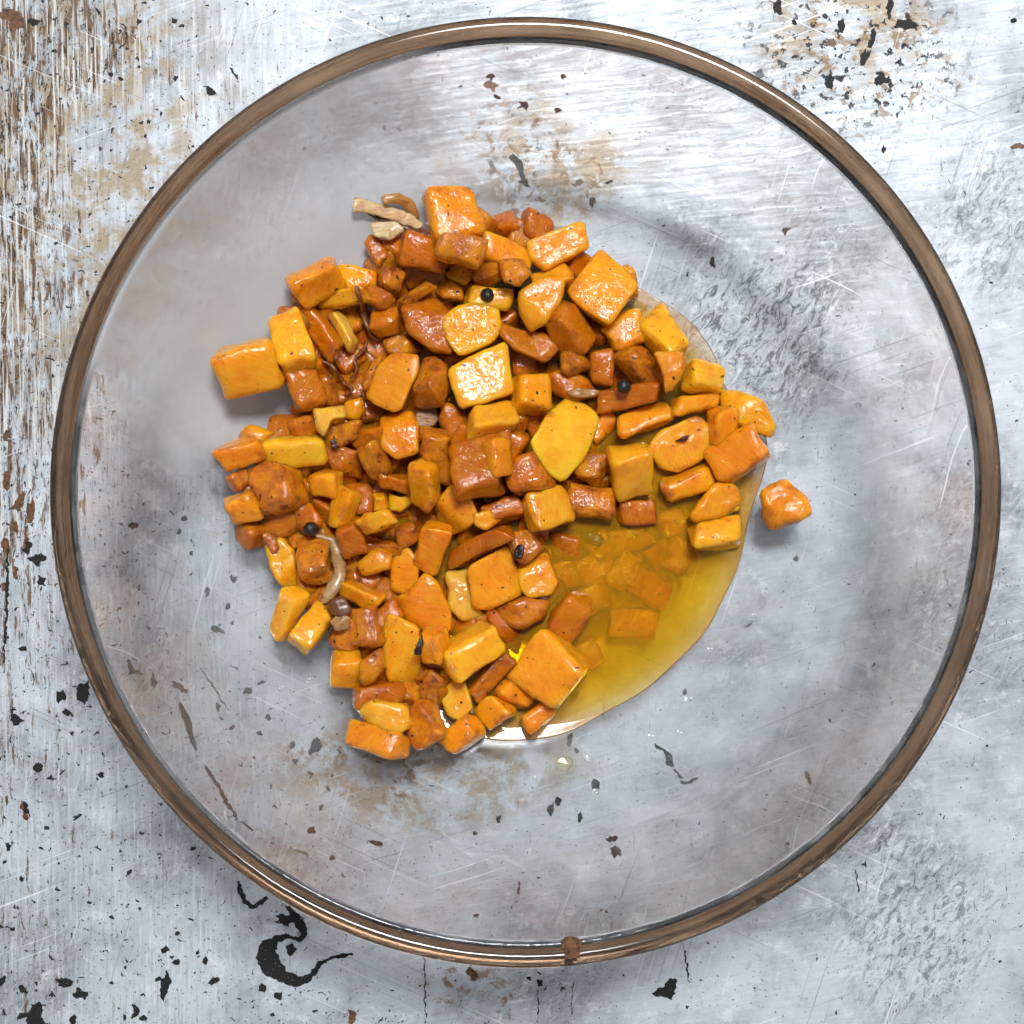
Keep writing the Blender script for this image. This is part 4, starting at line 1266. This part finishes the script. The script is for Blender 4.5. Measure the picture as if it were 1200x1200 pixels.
bit('onion_piece', [(388,728),(400,720),(412,728),(408,738),(394,738)], 0.002, (0.42, 0.24, 0.09), 511, 'pale onion shred on the brown translucent piece', 'onion')
bit('onion_piece', [(666,462),(680,455),(700,456),(698,464),(676,468)], 0.002, (0.40, 0.20, 0.06), 512, 'small translucent onion shred above the brightest yellow block', 'onion')
bit('onion_piece', [(678,625),(692,622),(706,632),(702,641),(688,637)], 0.0016, (0.05, 0.02, 0.012), 513, 'dark onion bit sunk at the shore of the oil', 'onion', z=LEVEL - 0.0008)
bit('burnt_scrap_or_glint', [(594,342),(602,336),(618,335),(610,343),(605,349),(598,345)], 0.0009, (0.012, 0.006, 0.005), 514, 'black burnt scrap lying between the upper pieces', 'burnt scrap')
bit('burnt_scrap_or_glint', [(483,762),(492,752),(496,742),(497,756),(493,768),(484,768)], 0.0018, (0.02, 0.008, 0.006), 515, 'black burnt notch scrap on the side of the tall yellow block', 'burnt scrap')
bit('burnt_scrap_or_glint', [(789,518),(797,513),(809,512),(803,517),(795,520)], 0.0005, (0.05, 0.012, 0.006), 516, 'black scorched scrap on the yellow cube at right', 'burnt scrap', lift=0.0002)
bit('burnt_scrap_or_glint', [(602,645),(608,638),(614,643),(612,654),(605,656)], 0.0018, (0.02, 0.009, 0.010), 517, 'dark purple-black glint shape between the freckled cube and the wet brown piece', 'burnt scrap')  # dark shape added for a purple glint on the wet brown piece
bit('burnt_scrap_or_glint', [(386,518),(393,516),(396,524),(390,527)], 0.0008, (0.05, 0.008, 0.005), 518, 'dark red scorch on the browned chunk left of centre', 'burnt scrap', lift=0.0005)


def peppercorn(px, py, rpx, label, seed):
    z = top_at(px, py)
    r = rpx * K0 * 0.96
    bm = bmesh.new()
    bmesh.ops.create_icosphere(bm, subdivisions=3, radius=r)
    for v in bm.verts:
        v.co += v.co.normalized() * mnoise.noise(v.co * 1800 + Vector((seed, 0, 0))) * r * 0.16
    me = bpy.data.meshes.new('peppercorn'); bm.to_mesh(me); bm.free()
    me.polygons.foreach_set('use_smooth', [True] * len(me.polygons))
    o = link('peppercorn', me, M_PEP)
    o.location = (*pw(px, py, z + r * 0.5), z + r * 0.55)
    tag(o, label, 'peppercorn', 'black peppercorns among the squash')


peppercorn(571, 346, 8, 'black peppercorn in the amber piece near the top of the heap', 1)
peppercorn(731, 453, 8.5, 'black peppercorn beside the pinkish-brown cube on the right', 2)
peppercorn(364, 620, 8.5, 'black peppercorn at the left above the cream onion strand', 3)

# ------------------------------------------------------------------ oil drops on the glass
def droplet(px, py, rpx, mat, label, group, flat=0.5):
    X, Y = pw(px, py, 0.02)
    for _ in range(4):
        zz = inner_z(math.hypot(X - BX, Y - BY))
        X, Y = pw(px, py, zz)
    e = 0.002
    rr = math.hypot(X - BX, Y - BY)
    slope = (inner_z(rr + e) - inner_z(rr - e)) / (2 * e)
    ur = Vector((X - BX, Y - BY, 0)).normalized()
    nrm = (Vector((0, 0, 1)) - ur * slope).normalized()
    r = rpx * K0
    bm = bmesh.new()
    bmesh.ops.create_icosphere(bm, subdivisions=3, radius=r)
    for v in bm.verts:
        v.co.z = v.co.z * flat if v.co.z > 0 else v.co.z * 0.04
        v.co.x *= 1 + 0.12 * math.sin(px); v.co.y *= 1 + 0.12 * math.cos(py)
    me = bpy.data.meshes.new('oil_droplet'); bm.to_mesh(me); bm.free()
    me.polygons.foreach_set('use_smooth', [True] * len(me.polygons))
    o = link('oil_droplet', me, mat)
    o.rotation_euler = nrm.to_track_quat('Z', 'Y').to_euler()
    o.location = Vector((X, Y, zz)) + nrm * (0.00006 + r * 0.04)
    tag(o, label, 'oil drop', group)


droplet(662, 894, 10, M_DROP, 'largest golden oil drop on the glass just below the oil pool', 'oil drops on the glass')
for x, y, r, where in ((807, 818, 5, 'ring-like clear oil drop right of the lower oil edge'), (797, 858, 4, 'pale clear drop just above the long black mark'), (763, 862, 4, 'clear drop at the tip of the long black mark'),
                       (689, 888, 4, 'clear drop right of the golden oil drop'), (627, 912, 3, 'clear drop lower left of the golden oil drop'), (698, 928, 4, 'clear drop on the small black mark below the golden drop'),
                       (833, 760, 4, 'clear drop close to the right shore of the oil'), (860, 800, 3, 'small clear drop farthest right of the oil shore'), (329, 806, 4, 'elongated white-glinting drop on the glass at lower left'),
                       (362, 796, 2.5, 'tiny glinting dot of oil near the lower left cubes'), (317, 667, 3, 'tiny drop left of the flat wet amber slice'), (884, 720, 3, 'tiny clear drop on bare glass below the lone orange piece')):
    droplet(x, y, r, M_CLEAR, where, 'oil drops on the glass')
